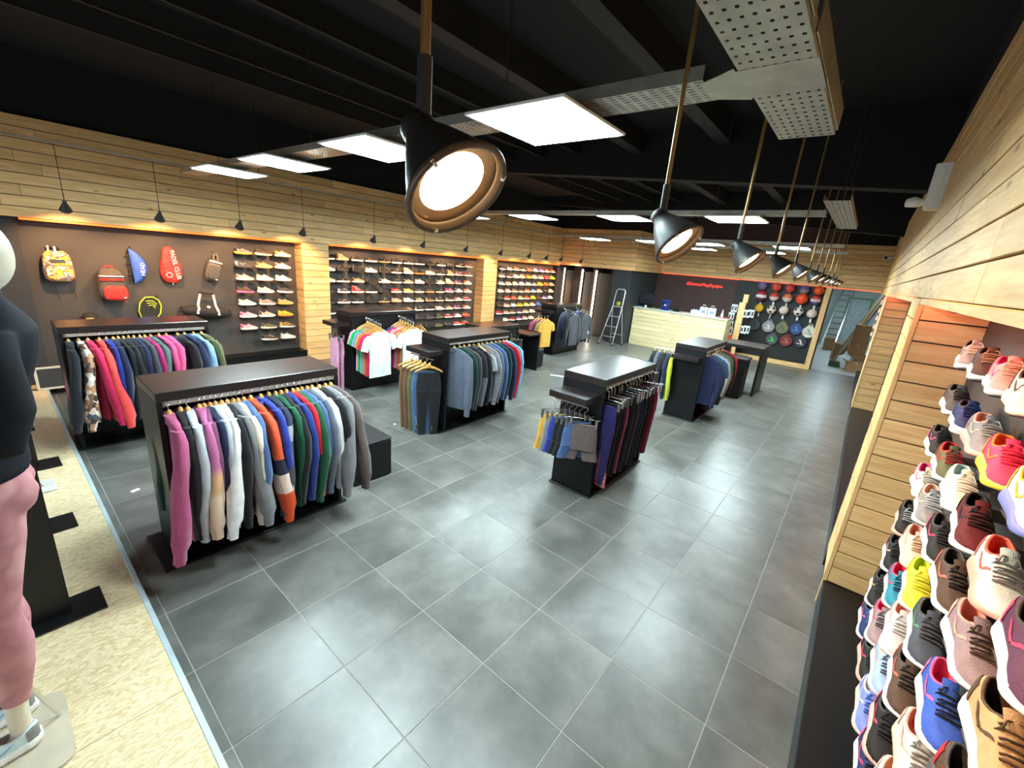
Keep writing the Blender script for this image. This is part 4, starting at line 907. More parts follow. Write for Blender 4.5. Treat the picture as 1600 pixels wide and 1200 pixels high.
t = thing('racket_bag', 'red mottled padel racket bag with white lettering down its side', 'bag', (1.055, YW, 1.62), 0, 'bags on the left wall')
REDM = blotch('red_mottled', [(176, 36, 34), (206, 56, 48), (150, 30, 30), (214, 74, 60), (120, 30, 30)], 20, .6)
R = []
for i in range(13):
    f = i/12; w = (.05+.115*math.sin(PI*(.12+.88*f)**.75 if f < 1 else PI)**.5) if 0 else ip([(0, .07), (.08, .125), (.22, .155), (.45, .145), (.7, .105), (.88, .085), (.97, .06), (1, .02)], f); dd = ip([(0, .02), (.12, .055), (.5, .06), (.9, .04), (1, .012)], f)
    R.append([(p[0], p[1], .60*f) for p in ell(-.01*f, -.065, 0, w, dd, 18, .7)])
MB().rings(R).build('body', REDM, t); word('PADEL CLUB', .085, WHT, t, (.055, -.130, .30), (PI/2, PI/2-.12, 0))
MB().lathe([(.045, 0), (.045, .004), (.036, .004), (.036, 0)], 20, Matrix.Translation((-.045, -.128, .13)) @ Matrix.Rotation(PI/2, 4, 'X'), cap=False).build('round_emblem', WHT, t)
MB().tube([(.0, -.06, .0), (.005, -.06, -.04)], .008, 6).build('zip_pull', WHT, t)
strip(MB(), [(-.13, -.075, .14), (-.12, -.09, .3), (.12, -.09, .32), (.135, -.08, .16)], .012, .05).build('pocket_seam', REDC, t)
GRYC = mat('grey_ripstop', (104, 96, 88), .8, 0, .1, 20, .3, 200)
t = thing('shoulder_bag', 'small grey shoulder bag hanging tilted with a white zip edge', 'bag', (1.62, YW, 1.66), 0, 'bags on the left wall', rot=(0, .24, 0))
pillow(.23, .15, .38, top=.92, e=.42).build('body', GRYC, t); MB().box(-.09, .10, -.165, -.12, .33, .355, .004).build('zip_edge', WHT, t); MB().box(.04, .075, -.158, -.148, .035, .048).build('logo_patch', WHT, t)
pillow(.19, .03, .24, top=.95, e=.4).build('front_pocket', mat('grey_ripstop_dark', (80, 74, 68), .8), t, (0, -.137, .04)); strip(MB(), [(.0, -.05, .37), (-.02, -.03, .45), (.03, -.03, .50), (.06, -.05, .38)], .03, .008).build('carry_loop', GRYC, t)
t = thing('racket_cover', 'black racket cover with a neon yellow-green edge partly hidden behind the rack', 'bag', (.68, YW, 1.02), 0, 'bags on the left wall', rot=(0, .16, 0))
poly = [(-.11, 0), (.09, 0), (.135, .10), (.14, .22), (.10, .32), (.02, .36), (-.08, .34), (-.14, .24), (-.15, .10)]
MX = Matrix.Rotation(PI/2, 4, 'X')
MB().prism(poly, .0, .05, MX).build('body', BLKC, t); NEON = mat('neon_piping', (206, 226, 50), .6)
MB().tube([(x, -.05, z) for x, z in poly], .010, 6, closed=True).build('piping', NEON, t); 
for k in range(3): MB().tube([(-.07+.02*k, -.053, .28-.035*k), (.02, -.054, .30-.035*k), (.08-.01*k, -.053, .25-.035*k)], .006, 5).build('printed_streak', NEON, t)
MB().tube([(.05, -.02, .35), (.09, -.01, .41), (.10, -.02, .36)], .006, 5).build('hang_loop', BLKC, t)
t = thing('duffel_bag', 'black duffel bag with white striped handles on the wall above the rack', 'bag', (1.46, YW, 1.0), 0, 'bags on the left wall', rot=(0, .12, 0))
R = []
for i in range(15):
    f = i/14; x = -.36+.74*f; s = .12*max(.1, 1-abs(f*2-1)**5)**.5; R.append([(x, -.14+s*1.0*math.cos(a), .11+s*math.sin(a)*.9) for a in [2*PI*k/18 for k in range(18)]])
MB().rings(R).build('body', BLKC, t); word('◆', .07, WHT, t, (.02, -.20, .205), (PI/4, 0, 0), 'diamond_emblem')
for x in (-.13, .14):
    sh = 1 if x > 0 else -1
    strip(MB(), [(x+.03*sh, -.26, .08), (x+.01*sh, -.245, .17), (x, -.15, .235), (x-.03*sh, -.12, .40), (x-.035*sh, -.11, .44)], .035, .008).build('handle_strap', WHT, t)
MB().box(-.115, .115, -.125, -.095, .425, .46, .004).build('handle_grip', BLKC, t); 
for x in (-.40, .40): MB().bar((x*.9, -.14, .18), (x, -.14, .06), .05, .03).build('end_tab', BLKC, t)
t = thing('cap', 'dark cap with a white edge peeking over the rack by the bags', 'cap', (-.06, YW-.02, 1.03), 0)
MB().lathe([(.10, 0), (.10, .05), (.075, .10), (.02, .125)], 18, Matrix.Translation((0, -.10, 0))).build('crown', BLKC, t)
MB().prism([(-.13, -.14), (.13, -.14), (.11, -.23), (0, -.26), (-.11, -.23)], -.01, .005).build('peak', WHT, t); MB().box(-.05, .03, -.205, -.195, .04, .055).build('logo_strip', mat('gold_strip', (196, 170, 96), .5), t)
for x, z in ((-.28, 2.11), (.265, 1.87), (.57, 2.17), (1.05, 2.24), (1.70, 2.17), (.76, 1.43), (1.46, 1.47), (-.06, 1.12)):
    MB().tube([(x, YW, z), (x, YW-.06, z), (x, YW-.07, z+.015)], .005, 6).build('wall_hook', CHROME, wl)

# ================================================================ COUNTER AND BACK WALL
t = thing('counter', 'pine-clad sales counter with a pale grey worktop', 'counter', (13.26, 0, 0))
MB().box(.03, .62, .02, 3.03, 0, 1.26).build('carcass', DARKW, t); MB().box(-.03, .66, -.02, 3.06, 1.262, 1.305, .005).build('worktop', mat('pale_worktop', (196, 198, 196), .35, 0, .04, 3), t)
PWOOD = wood('pale_counter_pine', (206, 186, 138), (226, 208, 164), axis=1)
for r in range(9):
    h = 1.26/9; n = 2; cut = random.uniform(1.0, 2.1)
    for a, b in ((.0, cut), (cut, 3.03)): MB().box(-.0, .022, a+.0015, b-.0015, r*h+.003, (r+1)*h-.003, .002).build('plank', PWOOD, t)
    MB().box(.024, .62, -.001, .02, r*h+.003, (r+1)*h-.003, .002).build('end_plank', PWOOD, t)
CT = 1.305
t = thing('monitor', 'black till screen at the left end of the counter', 'monitor', (13.60, 2.75, CT))
MB().box(-.02, .02, -.28, .28, .12, .48, .006).build('screen', mat('screen_black', (30, 34, 40), .25), t); MB().box(0, .05, -.04, .04, .01, .14).build('stand', BLACK, t); MB().box(-.08, .1, -.12, .12, 0, .012).build('foot', BLACK, t)
t = thing('paper_roll', 'small white till roll beside the black screen', 'roll', (13.38, 2.68, CT+.04)); MB().lathe([(.04, -.04), (.04, .04)], 14).build('paper', WHT, t); MB().lathe([(.012, .04), (.012, .043)], 10).build('core', BRN, t)
t = thing('note_pad', 'yellow and black note pad on the counter', 'pad', (13.42, 2.42, CT), .2); MB().box(-.08, .08, -.12, .12, 0, .012).build('cover', BLKC, t); MB().box(-.07, .07, -.10, .04, .012, .02).build('sheet', mat('yellow_paper', (222, 190, 80), .7), t)
t = thing('bucket', 'blue plastic tub standing on the counter', 'tub', (13.5, 2.04, CT)); BLP = mat('blue_plastic', (34, 62, 150), .4)
MB().lathe([(.135, 0), (.16, .30), (.17, .30), (.17, .32), (.155, .32), (.13, .02), (0, .02)], 20).build('shell', BLP, t); MB().lathe([(.03, 0), (.03, .004)], 14, Matrix.Translation((-.145, -.03, .17)) @ Matrix.Rotation(-PI/2, 4, 'Y')).build('round_sticker', WHT, t); MB().tube([(.0, -.16, .29), (-.12, -.12, .18), (-.16, 0, .14), (-.12, .12, .18), (0, .16, .29)], .004, 5).build('handle', GALV, t)
t = thing('telephone', 'small dark telephone on the counter right of the blue tub', 'telephone', (13.5, 1.66, CT)); MB().box(-.08, .1, -.09, .09, 0, .05, .01).build('base', BLACK, t); MB().tube([(0, -.09, .07), (0, 0, .085), (0, .09, .07)], .022, 8).build('handset', BLACK, t)
t = thing('paper_stack', 'loose stack of salmon pink papers on the counter', 'papers', (13.5, 1.30, CT), .3)
for k in range(3): MB().box(-.11, .11, -.15, .15, .006*k, .006*k+.005).build('sheet', mat('pink_paper', (214, 164, 140), .8), t, None, (0, 0, .15*k))
t = thing('tissue_pack', 'low clear pack of pale papers on the counter', 'pack', (13.45, 1.02, CT)); MB().box(-.1, .1, -.14, .14, 0, .14, .02).build('wrap', mat('clear_wrap', (190, 190, 196), .25), t); MB().box(-.07, .07, -.10, .10, .14, .16, .004).build('label_band', mat('label_blue', (120, 130, 170), .6), t)
for k, (y, tl_) in enumerate(((.78, 0), (.53, .14))):
    t = thing('paper_bag', 'white printed paper bag standing on the counter, %s one' % ('left' if k == 0 else 'right'), 'bag', (13.45, y, CT), tl_, 'paper bags on the counter')
    MB().prism([(-.05, -.11), (.05, -.11), (.05, .11), (-.05, .11)], 0, .26).build('body', WHT, t); strip(MB(), [(-.04, -.06, .25), (-.045, -.04, .33), (-.045, .04, .33), (-.04, .06, .25)], .012, .003).build('handle', WHT, t)
    MB().box(-.053, -.05, -.06, .06, .08, .17).build('printed_mark', mat('mark_grey_blue', (110, 140, 160), .7), t)
t = thing('spray_bottle', 'clear hand sanitiser bottle near the right end of the counter', 'bottle', (13.45, .22, CT)); MB().lathe([(.035, 0), (.038, .02), (.038, .13), (.018, .17), (.014, .19)], 14).build('bottle', mat('clear_plastic', (186, 196, 200), .15), t); MB().lathe([(.02, .19), (.02, .22), (.008, .225), (.008, .25)], 12).bar((0, 0, .255), (-.05, 0, .25), .014).build('pump', WHITEP, t)
t = thing('tray', 'flat orange-red tray on the right end of the counter', 'tray', (13.50, .14, CT), .1); MB().box(-.14, .14, -.12, .12, 0, .012).build('base', mat('orange_tray', (220, 84, 44), .5), t)
for a in (-.125, .115): MB().box(-.14, .14, a, a+.01, .012, .035).build('rim', MATS['orange_tray'], t)
LOGO = emis('red_lit_letters', (235, 60, 50), 1.2)
t = thing('wall_sign', 'red illuminated hashtag lettering on the dark wall behind the counter', 'sign', (XK-.0, 1.36, 2.22)); word('#SomosMuyEquipo', .155, LOGO, t, (-.012, 0, 0), (PI/2, 0, -PI/2), 'lettering', .012)
# --- ball wall
BW = mat('black_pegboard', (22, 21, 22), .6, 0, .1, 4)
t = thing('display_board', 'black display board in a pine frame carrying balls and padel rackets', 'display board', (XK, 0, 0))
MB().box(-.06, .0, -2.12, .30, .14, 2.50).build('board', BW, t); MB().box(-.16, .0, -2.26, -2.12, 0, 2.50, .004).build('frame_post', WOODV, t); MB().box(-.16, .0, -2.12, .30, 0, .13, .004).build('frame_sill', WOODY, t)
def ballmat(n, cols): 
    if len(cols) == 1: return mat('ball_'+n, cols[0], .45, 0, .05, 6)
    if len(cols) == 2: return bands('ball_'+n, [(0, cols[1]), (.5, cols[0])], .45)
    return bands('ball_'+n, [(0, cols[2]), (.34, cols[1]), (.64, cols[0])], .45)
BL = [(-.47, 2.37, 'purple and grey', [(120, 96, 150), (110, 90, 120)], 'b'), (-.86, 2.38, 'orange-red', [(216, 74, 50)], 'b'), (-1.23, 2.38, 'raspberry red', [(206, 50, 62), (196, 70, 60)], 'b'), (-1.61, 2.37, 'violet-grey', [(96, 80, 130), (140, 120, 130)], 'b'), (-1.97, 2.39, 'bright orange', [(238, 86, 30)], 'b'),
      (-.50, 2.06, 'large red, white and blue', [(190, 40, 60), (226, 214, 216), (120, 50, 90)], 'B'), (-.86, 2.08, 'white and red', [(206, 60, 50), (222, 196, 186)], 'b'), (-1.22, 2.08, 'cream and orange', [(226, 120, 70), (224, 204, 188)], 'b'), (-1.60, 2.10, 'vivid orange', [(240, 78, 30)], 'B'), (-1.95, 2.10, 'red, white and purple', [(214, 60, 60), (224, 200, 196), (110, 80, 140)], 'b'),
      (-.52, 1.68, 'yellow', [(226, 176, 40)], 'b'), (-.87, 1.67, 'small white spotted', [(216, 202, 184)], 's'), (-1.21, 1.70, 'plain pale pink', [(226, 202, 190)], 'b'), (-1.60, 1.71, 'white with black patches', [(218, 208, 196)], 's'), (-1.95, 1.70, 'plain whitish pink', [(222, 198, 186)], 'b')]
ICO = [(0, 0, 1)]+[(math.cos(k*2*PI/5)*.894, math.sin(k*2*PI/5)*.894, .447) for k in range(5)]+[(math.cos((k+.5)*2*PI/5)*.894, math.sin((k+.5)*2*PI/5)*.894, -.447) for k in range(5)]+[(0, 0, -1)]
for i, (y, z, nm, cols, kd) in enumerate(BL):
    r = .16 if kd == 'B' else .135
    t = thing('ball', '%s ball on the black board, %s row, %s from the left' % (nm, ORD[i//5], ORD[i % 5]), 'ball', (XK-.08-r, y, z), 0, 'balls on the black display board')
    MB().lathe([(max(.001, r*math.sin(PI*k/12)), -r*math.cos(PI*k/12)) for k in range(13)], 20).build('shell', ballmat(nm.replace(' ', '_'), cols), t)
    if kd == 's':
        for v in ICO:
            v = Vector(v).normalized()
            if v.x < .3: MB().lathe([(.001, .004), (r*.30, .001), (r*.30, -.006)], 5, Matrix.Translation(v*r) @ v.to_track_quat('Z', 'Y').to_matrix().to_4x4(), cap=False).build('patch', BLKC, t)
    else:
        sm = mat('seam_dark', (70, 50, 50), .6)
        for tl_ in (.5, -.5): MB().tube([Matrix.Rotation(tl_, 3, 'X') @ Vector((r*1.004*math.cos(a), r*1.004*math.sin(a), 0)) for a in [2*PI*k/24 for k in range(24)]], .0022, 4, closed=True).build('seam', sm, t)
    MB().tube([(XK-.06, y, z-r*.55), (XK-.12-r, y, z-r*1.02)], .006, 5).build('ball_bracket', CHROME, D.objects['display_board']).location = (-XK, 0, 0)
    MB().box(XK-.10, XK-.096, y-.025, y+.025, z-r-.14, z-r-.03).build('price_card', WHT, D.objects['display_board']).location = (-XK, 0, 0)
RK = [(-.49, 1.17, 'charcoal', (60, 60, 62), (40, 40, 42)), (-.89, 1.17, 'silver and white', (150, 146, 144), (220, 214, 210)), (-1.28, 1.19, 'olive', (104, 106, 70), (70, 78, 60)), (-1.65, 1.22, 'blue', (44, 66, 110), (70, 120, 190)), (-2.00, 1.18, 'cream and blue-grey', (206, 200, 180), (120, 134, 160)),
      (-1.08, .79, 'black and green', (70, 70, 74), (40, 190, 70)), (-1.47, .81, 'dark red', (110, 40, 38), (180, 90, 80)), (-1.85, .84, 'dark blue and white', (40, 44, 56), (210, 190, 180))]
RW_ = Matrix(((0, 0, 1, 0), (1, 0, 0, 0), (0, 1, 0, 0), (0, 0, 0, 1)))
for i, (y, z, nm, c1, c2) in enumerate(RK):
    t = thing('padel_racket', '%s padel racket on the black board, %s row' % (nm, 'upper racket' if i < 5 else 'lower racket'), 'racket', (XK-.13, y, z), 0, 'padel rackets on the black board')
    hd = [(.165*math.cos(a)*(1 if math.sin(a) < .2 else 1-.55*(math.sin(a)-.2)), -.03+.175*math.sin(a)) for a in [2*PI*k/24 for k in range(24)]]
    m1 = mat('racket_'+nm.replace(' ', '_'), c1, .4); m2 = mat('racket_face_'+nm.replace(' ', '_'), c2, .45)
    MB().prism([(x*.90, q*.90) for x, q in hd], -.016, .016, RW_).build('face', m1, t); MB().tube([(0, x, q) for x, q in hd], .020, 6, closed=True).build('rim', m1, t)
    MB().prism([(-.10, -.12), (.09, -.10), (.11, -.07), (-.02, -.085), (.06, .03), (.0, .04), (-.06, -.09)], -.020, -.0165, RW_).build('printed_flash', m2, t)
    MB().bar((0, -.075, .12), (0, -.015, .22), .02).bar((0, .075, .12), (0, .015, .22), .02).build('throat', m1, t); MB().tube([(0, 0, .20), (0, 0, .31)], .017, 8).build('handle', BLKC, t)
# --- post with shin guards
t = thing('shin_guard_stand', 'pine post stand with pairs of white shin guards hung on both sides', 'stand', (14.05, -.17, 0))
MB().box(-.05, .05, -.09, .09, 0, 1.82, .004).build('post', WOODV, t); MB().box(-.03, .03, -.12, .02, 1.82, 2.08, .003).build('head_board', WOODV, t); MB().box(-.2, .2, -.15, .15, 0, .03, .004).build('foot', WOODV, t); MB().box(-.06, .06, .10, .26, .62, .78, .004).build('orange_box', mat('orange_tray', (220, 84, 44), .5), t)
for k, (dy, z) in enumerate(((.20, 1.62), (.24, 1.36), (.22, 1.10), (.20, .90), (-.17, 1.50), (-.30, 1.52), (-.20, 1.00), (-.28, 1.02))):
    s_ = thing('shin_guard', 'white and black shin guard pair hanging %s of the pine post, %s from the top' % ('left' if dy > 0 else 'right', ORD[k if k < 4 else k-4]), 'shin guard', (14.05, -.17+dy, z), 0, 'shin guards on the post stand')
    for q in (-.045, .045):
        R = [[(-.05-.02*math.cos(a*.8), q+.045*math.sin(a)*(.8+.2*f), -.12+.24*f) for a in (-1.3, -.7, 0, .7, 1.3)] for f in (0, .3, .6, 1)]
        MB().rings(R, closed=False, cap=False).build('shell', mat('guard_white', (206, 212, 214), .4), s_); MB().box(-.078, -.068, q-.02, q+.02, -.06, .06).build('printed_patch', BLKC, s_)
    MB().tube([(-.02, 0, .12), (-.02, 0, .15)], .004, 5).build('hook_tab', BLKC, s_)
# --- step ladder
t = thing('step_ladder', 'aluminium step ladder standing open before the fitting rooms', 'ladder', (0, 0, 0))
fl_, fr_, tl_, tr_ = Vector((12.02, 3.56, 0)), Vector((12.10, 3.10, 0)), Vector((12.36, 3.40, 1.30)), Vector((12.40, 3.08, 1.30))
hl, hr = Vector((12.44, 3.38, 1.80)), Vector((12.48, 3.08, 1.80))
MB().tube([fl_, tl_, hl, hl.lerp(hr, .15)+Vector((0, 0, .06)), hl.lerp(hr, .85)+Vector((0, 0, .06)), hr, tr_, fr_], .018, 8).build('front_frame', ALU, t)
for a, b in ((Vector((12.62, 3.42, 0)), tl_), (Vector((12.62, 2.98, 0)), tr_)): MB().tube([a, b], .015, 8).build('rear_leg', ALU, t)
for f in (.22, .48, .74, .99): MB().bar(fl_.lerp(tl_, f), fr_.lerp(tr_, f), .10, .025).build('step', ALU, t)
MB().bar(Vector((12.54, 3.41, .35)), Vector((12.54, 3.0, .35)), .02).build('rear_brace', ALU, t)
for p in (fl_, fr_, Vector((12.62, 3.42, 0)), Vector((12.62, 2.98, 0))): MB().box(p.x-.024, p.x+.024, p.y-.024, p.y+.024, 0, .04).build('rubber_foot', BLACK, t)
t = thing('tape_measure', 'yellow-green round tape on the top step of the ladder', 'tape', (12.38, 3.22, 1.325)); MB().lathe([(.05, -.03), (.065, -.02), (.065, .02), (.05, .03)], 16, Matrix.Translation((0, 0, .07)) @ Matrix.Rotation(PI/2, 4, 'Y')).build('case', mat('olive_yellow', (168, 160, 40), .5), t); MB().box(-.03, .03, -.05, .05, 0, .012).build('clip', mat('olive_yellow', (168, 160, 40), .5), t)
# ================================================================ STOCKROOM
CARD = mat('cardboard', (150, 112, 76), .85, 0, .12, 6); TAPE = mat('brown_tape', (170, 140, 100), .4)
def carton(label, x, y, z, a, b, h, rz=0, open_=False):
    t = thing('cardboard_box', label, 'box', (x, y, z), rz, 'cardboard boxes in the stockroom')
    MB().box(-a/2, a/2, -b/2, b/2, 0, h, .004).build('body', CARD, t); MB().box(-a/2-.001, a/2+.001, -.03, .03, h-.06, h+.001).build('tape', TAPE, t)
    for s in (-1, 1):
        if open_: MB().bar((0, s*b/2, h), (0, s*(b/2+.14), h+.05), a*.95, .006).build('flap', CARD, t)
        else: MB().box(-a/2+.003, a/2-.003, .002 if s > 0 else -b/2+.003, b/2-.003 if s > 0 else -.002, h, h+.004).build('flap', CARD, t)
    return t
carton('open cardboard box on the floor nearest the opening', 16.2, -3.35, 0, .45, .46, .30, .1, True)
carton('low cardboard box at the base of the stack', 17.3, -3.30, 0, .55, .5, .42)
carton('cardboard box in the middle of the stack', 17.3, -3.26, .425, .5, .46, .36, .05)
carton('tall cardboard box on top of the stack', 17.3, -3.28, .79, .45, .44, .62, -.04)
carton('cardboard box left of the stack', 18.3, -2.78, 0, .45, .34, .62, .15)
carton('small cardboard box at the foot of the long ladder', 21.2, -2.35, 0, .4, .34, .5)
t = thing('plastic_bag', 'crumpled white plastic bag in front of the boxes', 'bag', (16.65, -3.05, 0)); bmx = bmesh.new(); bmesh.ops.create_icosphere(bmx, subdivisions=3, radius=.22)
for v in bmx.verts: v.co *= 1+.16*math.sin(v.co.x*31+v.co.y*17)*math.cos(v.co.z*27); v.co.z = max(v.co.z*1.1+.20, 0)
me = D.meshes.new('bag_body'); bmx.to_mesh(me); bmx.free(); me.materials.append(mat('white_film', (214, 220, 222), .3)); put('bag_body', me, None, t); MB().tube([(0, 0, .42), (.05, .03, .54)], [.05, .02], 8).build('knot', MATS['white_film'], t)
t = thing('coiled_hose', 'coil of green and brown hose on the stockroom floor', 'hose', (16.6, -2.82, 0)); 
for k in range(4): MB().tube([(.17*math.cos(a), .17*math.sin(a)*.9, .03+.05*k) for a in [2*PI*i/20 for i in range(20)]], .028, 8, closed=True).build('loop', mat('hose_olive', (96, 92, 58), .6) if k % 2 else mat('hose_green', (50, 110, 84), .6), t)
t = thing('plank_board', 'dark brown board leaning against the stockroom right wall', 'board', (0, 0, 0)); MB().bar((17.6, -2.75, .0+.02), (17.9, -3.58, 2.5), .5, .03).build('panel', mat('dark_board', (90, 70, 46), .7), t); MB().bar((17.35, -2.73, .02), (17.65, -3.56, 2.5), .03, .035).build('edge_strip', mat('board_edge', (176, 150, 110), .6), t)
t = thing('long_ladder', 'tall aluminium ladder leaning at the end of the stockroom', 'ladder', (0, 0, 0))
A0, A1, B0, B1 = Vector((22.6, -2.03, 0)), Vector((22.6, -2.50, 0)), Vector((24.6, -2.2, 2.72)), Vector((24.6, -2.6, 2.72))
for a, b in ((A0, B0), (A1, B1)): MB().bar(a, b, .05, .08).build('rail', ALU, t)
for k in range(1, 11): MB().bar(A0.lerp(B0, k/11), A1.lerp(B1, k/11), .05, .035).build('rung', mat('rung_dark', (90, 92, 92), .5, .5), t)
GB = mat('blister_white', (222, 214, 208), .3); GP_ = mat('blister_red', (206, 60, 64), .5)
for k, z in enumerate((2.28, 2.08, 1.88, 1.66, 1.46)):
    t = thing('blister_pack', 'white blister pack hanging beyond the far right column, %s from the top' % ORD[k], 'pack', (12.9+.12*k, -3.46, z), 0, 'packs beyond the far right column')
    MB().box(-.09, .09, -.005, .005, -.09, .10, .002).build('card', GB, t); MB().box(-.065, .065, .005, .05, -.075, .04, .012).build('blister', mat('blister_clear', (216, 190, 186), .2), t); MB().box(-.085, .085, .005, .007, .06, .09).build('header', GP_, t); MB().tube([(0, -.28, .11), (0, .03, .11)], .004, 5).build('peg', CHROME, t)
t = thing('poster_board', 'white board with a red mark hung low beyond the far right column', 'poster', (12.4, -3.44, 1.0)); MB().box(-.12, .12, -.006, .006, 0, .32, .002).build('board', GB, t); MB().box(-.06, .06, .006, .009, .16, .25).build('red_mark', GP_, t)
# ================================================================ WINDOW DISPLAY
def remesh(mb, vox, name, m):
    me = mb.mesh('tmp'); o = D.objects.new('tmp', me); COL.objects.link(o)
    r = o.modifiers.new('r', 'REMESH'); r.mode = 'VOXEL'; r.voxel_size = vox; r.use_smooth_shade = True
    s = o.modifiers.new('s', 'SMOOTH'); s.factor = .5; s.iterations = 6
    dg = bpy.context.evaluated_depsgraph_get(); n = D.meshes.new_from_object(o.evaluated_get(dg)); D.objects.remove(o); n.name = name
    n.materials.clear(); n.materials.append(m); n.polygons.foreach_set('use_smooth', [True]*len(n.polygons)); return n
def limb(mb, pts): mb.tube([p[:3] for p in pts], [p[3] for p in pts], 14); return mb
PZ = .106
mn = thing('mannequin', 'mannequin seen from behind in a dark top and pink leggings on the platform', 'mannequin', (-1.16, -.50, PZ))
SKIN = mat('cream_mannequin', (214, 204, 184), .35, 0, .03, 4)
b = MB()
def torso(mb, prof, n=20):   # (z, cx, half depth, half width)
    mb.rings([[(cx+d*math.cos(a), w*math.sin(a), z) for a in [2*PI*k/n for k in range(n)]] for z, cx, d, w in prof]); return mb
torso(b, [(1.20, -.02, .10, .15), (1.30, -.02, .13, .19), (1.42, -.01, .12, .175), (1.56, .02, .095, .14), (1.70, .05, .11, .155), (1.85, .09, .125, .185), (1.95, .11, .115, .19), (2.0, .12, .085, .15), (2.04, .11, .06, .08)])
limb(b, [(.105, 0, 2.0, .062), (.10, 0, 2.10, .056), (.10, 0, 2.16, .058)])
b.lathe([(max(.002, .108*math.sin(PI*k/12)**.9), -.15*math.cos(PI*k/12)) for k in range(13)], 18, Matrix.Translation((.11, 0, 2.235)) @ Matrix.Diagonal((1.12, .86, 1, 1)))
b.lathe([(.002, -.03), (.02, -.01), (.016, .03), (.002, .05)], 8, Matrix.Translation((-.01, 0, 2.22)))
for s in (-1, 1):
    b.lathe([(.002, -.035), (.016, -.02), (.016, .02), (.002, .035)], 8, Matrix.Translation((.125, s*.092, 2.23)))
    limb(b, [(.10, s*.17, 1.95, .062), (.10, s*.225, 1.86, .058), (.11, s*.26, 1.66, .047), (.08, s*.27, 1.56, .043), (-.08, s*.26, 1.53, .036), (-.20, s*.245, 1.54, .028)])
    limb(b, [(-.20, s*.245, 1.54, .026), (-.25, s*.24, 1.545, .034), (-.30, s*.24, 1.54, .032)])
    for k, (dx, L_) in enumerate(((-.03, .075), (-.01, .088), (.012, .082), (.03, .062))): limb(b, [(-.30, s*.24+dx*.8, 1.54, .011), (-.30-L_*.5, s*.24+dx, 1.535, .010), (-.30-L_, s*.24+dx, 1.515, .008)])
    limb(b, [(-.25, s*.225, 1.555, .012), (-.285, s*.20, 1.565, .011), (-.32, s*.19, 1.56, .009)])
    limb(b, [(-.02, s*.085, 1.30, .105), (-.035, s*.095, 1.10, .098), (-.055, s*.095, .90, .080), (-.07, s*.095, .72, .062), (-.055, s*.098, .58, .064), (-.065, s*.10, .45, .056), (-.09, s*.10, .25, .040), (-.095, s*.10, .10, .038), (-.11, s*.10, .06, .036)])
    limb(b, [(-.08, s*.10, .05, .034), (-.16, s*.105, .04, .032), (-.24, s*.11, .03, .026)])
put('body', remesh(b, .013, 'mannequin_body', SKIN), None, mn)
sh = MB()
torso(sh, [(1.36, -.015, .155, .215), (1.40, -.01, .152, .212), (1.50, .01, .135, .185), (1.60, .035, .128, .172), (1.72, .06, .135, .178), (1.86, .095, .145, .20), (1.95, .115, .135, .205), (2.01, .12, .098, .16), (2.06, .105, .075, .085), (2.13, .09, .068, .072)])
for s in (-1, 1): limb(sh, [(.10, s*.17, 1.95, .08), (.10, s*.228, 1.86, .078), (.115, s*.262, 1.68, .072), (.085, s*.272, 1.56, .066), (-.07, s*.262, 1.53, .056), (-.17, s*.248, 1.54, .044)])
SHIRT = mat('dark_navy_jersey', (18, 20, 27), .8, 0, .12, 6, .35, 14, spec=.2)
shm = put('top', remesh(sh, .014, 'mannequin_top', SHIRT), None, mn)
MB().rings([[(.10+.070*math.cos(a), .076*math.sin(a), z+.012*math.cos(a)) for a in [2*PI*k/20 for k in range(20)]] for z in (2.08, 2.13)], cap=False).build('collar', mat('teal_black_collar', (24, 34, 44), .7), shm)
lg = MB(); torso(lg, [(1.10, -.02, .10, .14), (1.20, -.02, .125, .175), (1.32, -.015, .150, .203), (1.44, -.005, .135, .188), (1.50, .005, .12, .17)])
for s in (-1, 1): limb(lg, [(-.015, s*.085, 1.30, .118), (-.03, s*.095, 1.10, .110), (-.053, s*.095, .90, .090), (-.068, s*.095, .72, .071), (-.052, s*.098, .58, .074), (-.062, s*.10, .45, .065), (-.088, s*.10, .27, .048)])
for s in (-1, 1): lg.lathe([(.002, -.11), (.08, -.07), (.10, 0), (.08, .07), (.002, .11)], 14, Matrix.Translation((.045, s*.085, 1.28)))
PINKL = blotch('pink_camo_leggings', [(176, 118, 122), (186, 128, 132), (170, 110, 116), (192, 138, 140)], 5, .7, None, 'LINEAR')
put('leggings', remesh(lg, .014, 'mannequin_leggings', PINKL), None, mn)
for s in (-1, 1):
    e = D.objects.new('trainer', None); COL.objects.link(e)
    e.parent = mn; e.location = (-.045, s*.105, .012); e.rotation_euler = (0, 0, PI+s*.08*-1); e.scale = (1.12, 1.12, 1.0)
    for n_, c_ in (('upper', 'aqua'), ('sole', 'white'), ('lining', 'lgrey'), ('laces', 'white'), ('tongue', 'lgrey'), ('side_stripe', 'lblue'), ('heel_counter', 'grey')):
        put(n_, SHOE['runner'][n_], shoe_mat(PAL[c_]), e)
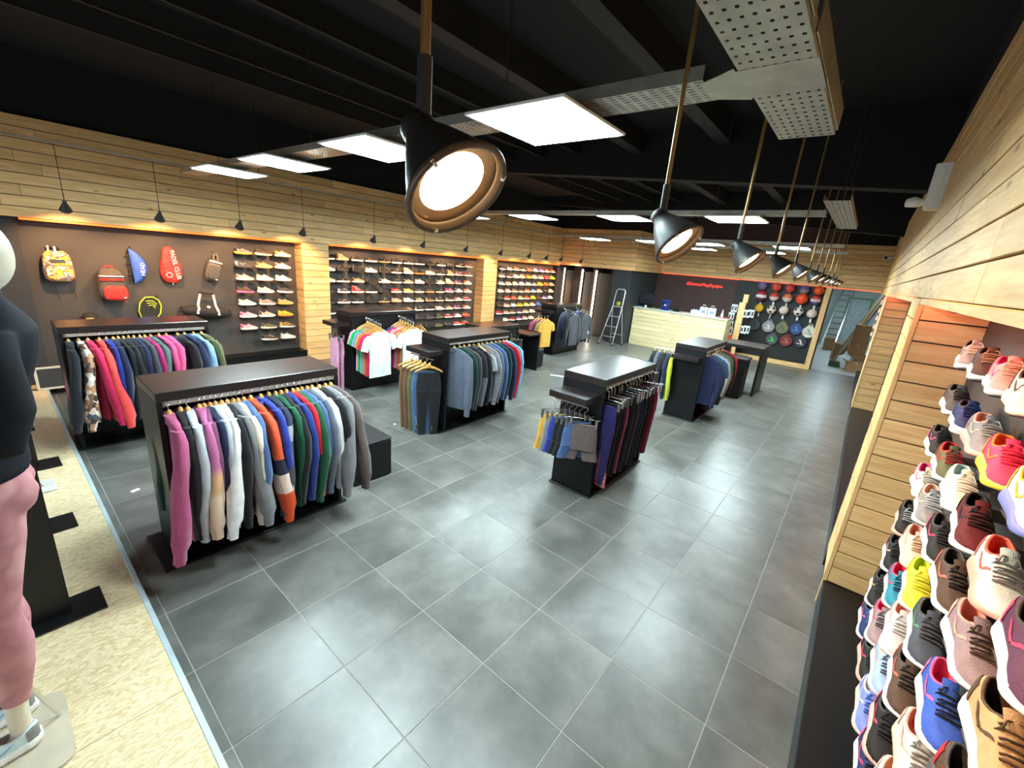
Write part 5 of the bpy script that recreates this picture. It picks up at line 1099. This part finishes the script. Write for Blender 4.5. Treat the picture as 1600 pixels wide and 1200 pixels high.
pl = [(-.40, -.30), (-.36, -.33), (.0, -.33), (.035, -.31), (.05, -.27), (.05, .10), (.035, .14), (.0, .155), (-.36, .155), (-.40, .12)]
MB().prism(pl, 0, .012).build('base_plate', mat('beige_plate', (188, 176, 154), .4), mn); MB().tube([(.02, -.03, .012), (-.04, -.085, .30)], .009, 8).build('support_rod', CHROME, mn)
for k, (y, h, dx) in enumerate(((.30, 1.25, 0), (1.50, 1.05, .0), (2.85, 1.05, .04))):
    t = thing('display_stand', 'black slab display stand with a flat foot on the platform, %s from the viewer' % ORD[k], 'stand', (-1.10+dx, y, PZ), .02, 'black slab stands on the platform')
    MB().box(-.09, .09, -.025, .025, .012, h, .003).build('slab', BLACK, t); MB().box(-.09, .24, -.13, .13, 0, .012, .002).build('foot', BLACK, t)
    MB().box(-.12, .12, -.06, .06, h, h+.02, .003).build('cap_plate', BLACK, t)
t = thing('rod_stand', 'clear plate with a leaning steel rod behind the black stands', 'mannequin base', (-1.02, 2.3, PZ)); MB().box(-.16, .12, -.12, .14, 0, .01, .003).build('plate', mat('acrylic_plate', (206, 204, 196), .2), t); MB().tube([(.03, 0, .01), (-.10, .05, .40)], .008, 8).build('rod', CHROME, t)
t = thing('framed_panel', 'pale framed dark panel leaning low against the left wall', 'frame', (-.62, 5.72, PZ), 0, rot=(-.14, 0, 0))
MB().box(-.13, .13, -.006, .006, .03, .30).build('panel', DARKW, t)
for a in ((-.16, -.13, 0, .33), (.13, .16, 0, .33), (-.13, .13, 0, .03), (-.13, .13, .30, .33)): MB().box(a[0], a[1], -.012, .012, a[2], a[3], .002).build('frame_bar', mat('pale_frame', (206, 196, 178), .5), t)
for k, (x, y, a) in enumerate(((-.41, 1.95, .4), (2.52, 1.82, 1.0))):
    t = thing('paper_scrap', 'scrap of white paper on the floor %s' % ('left of the nearest rack' if k == 0 else 'in front of the centre rack'), 'paper', (x, y, .002), a)
    s_ = 1 if k == 0 else .7; MB().prism([(-.035*s_, -.02*s_), (.03*s_, -.022*s_), (.038*s_, .014*s_), (-.01*s_, .022*s_), (-.036*s_, .012*s_)], 0, .003).build('sheet', WHT, t)
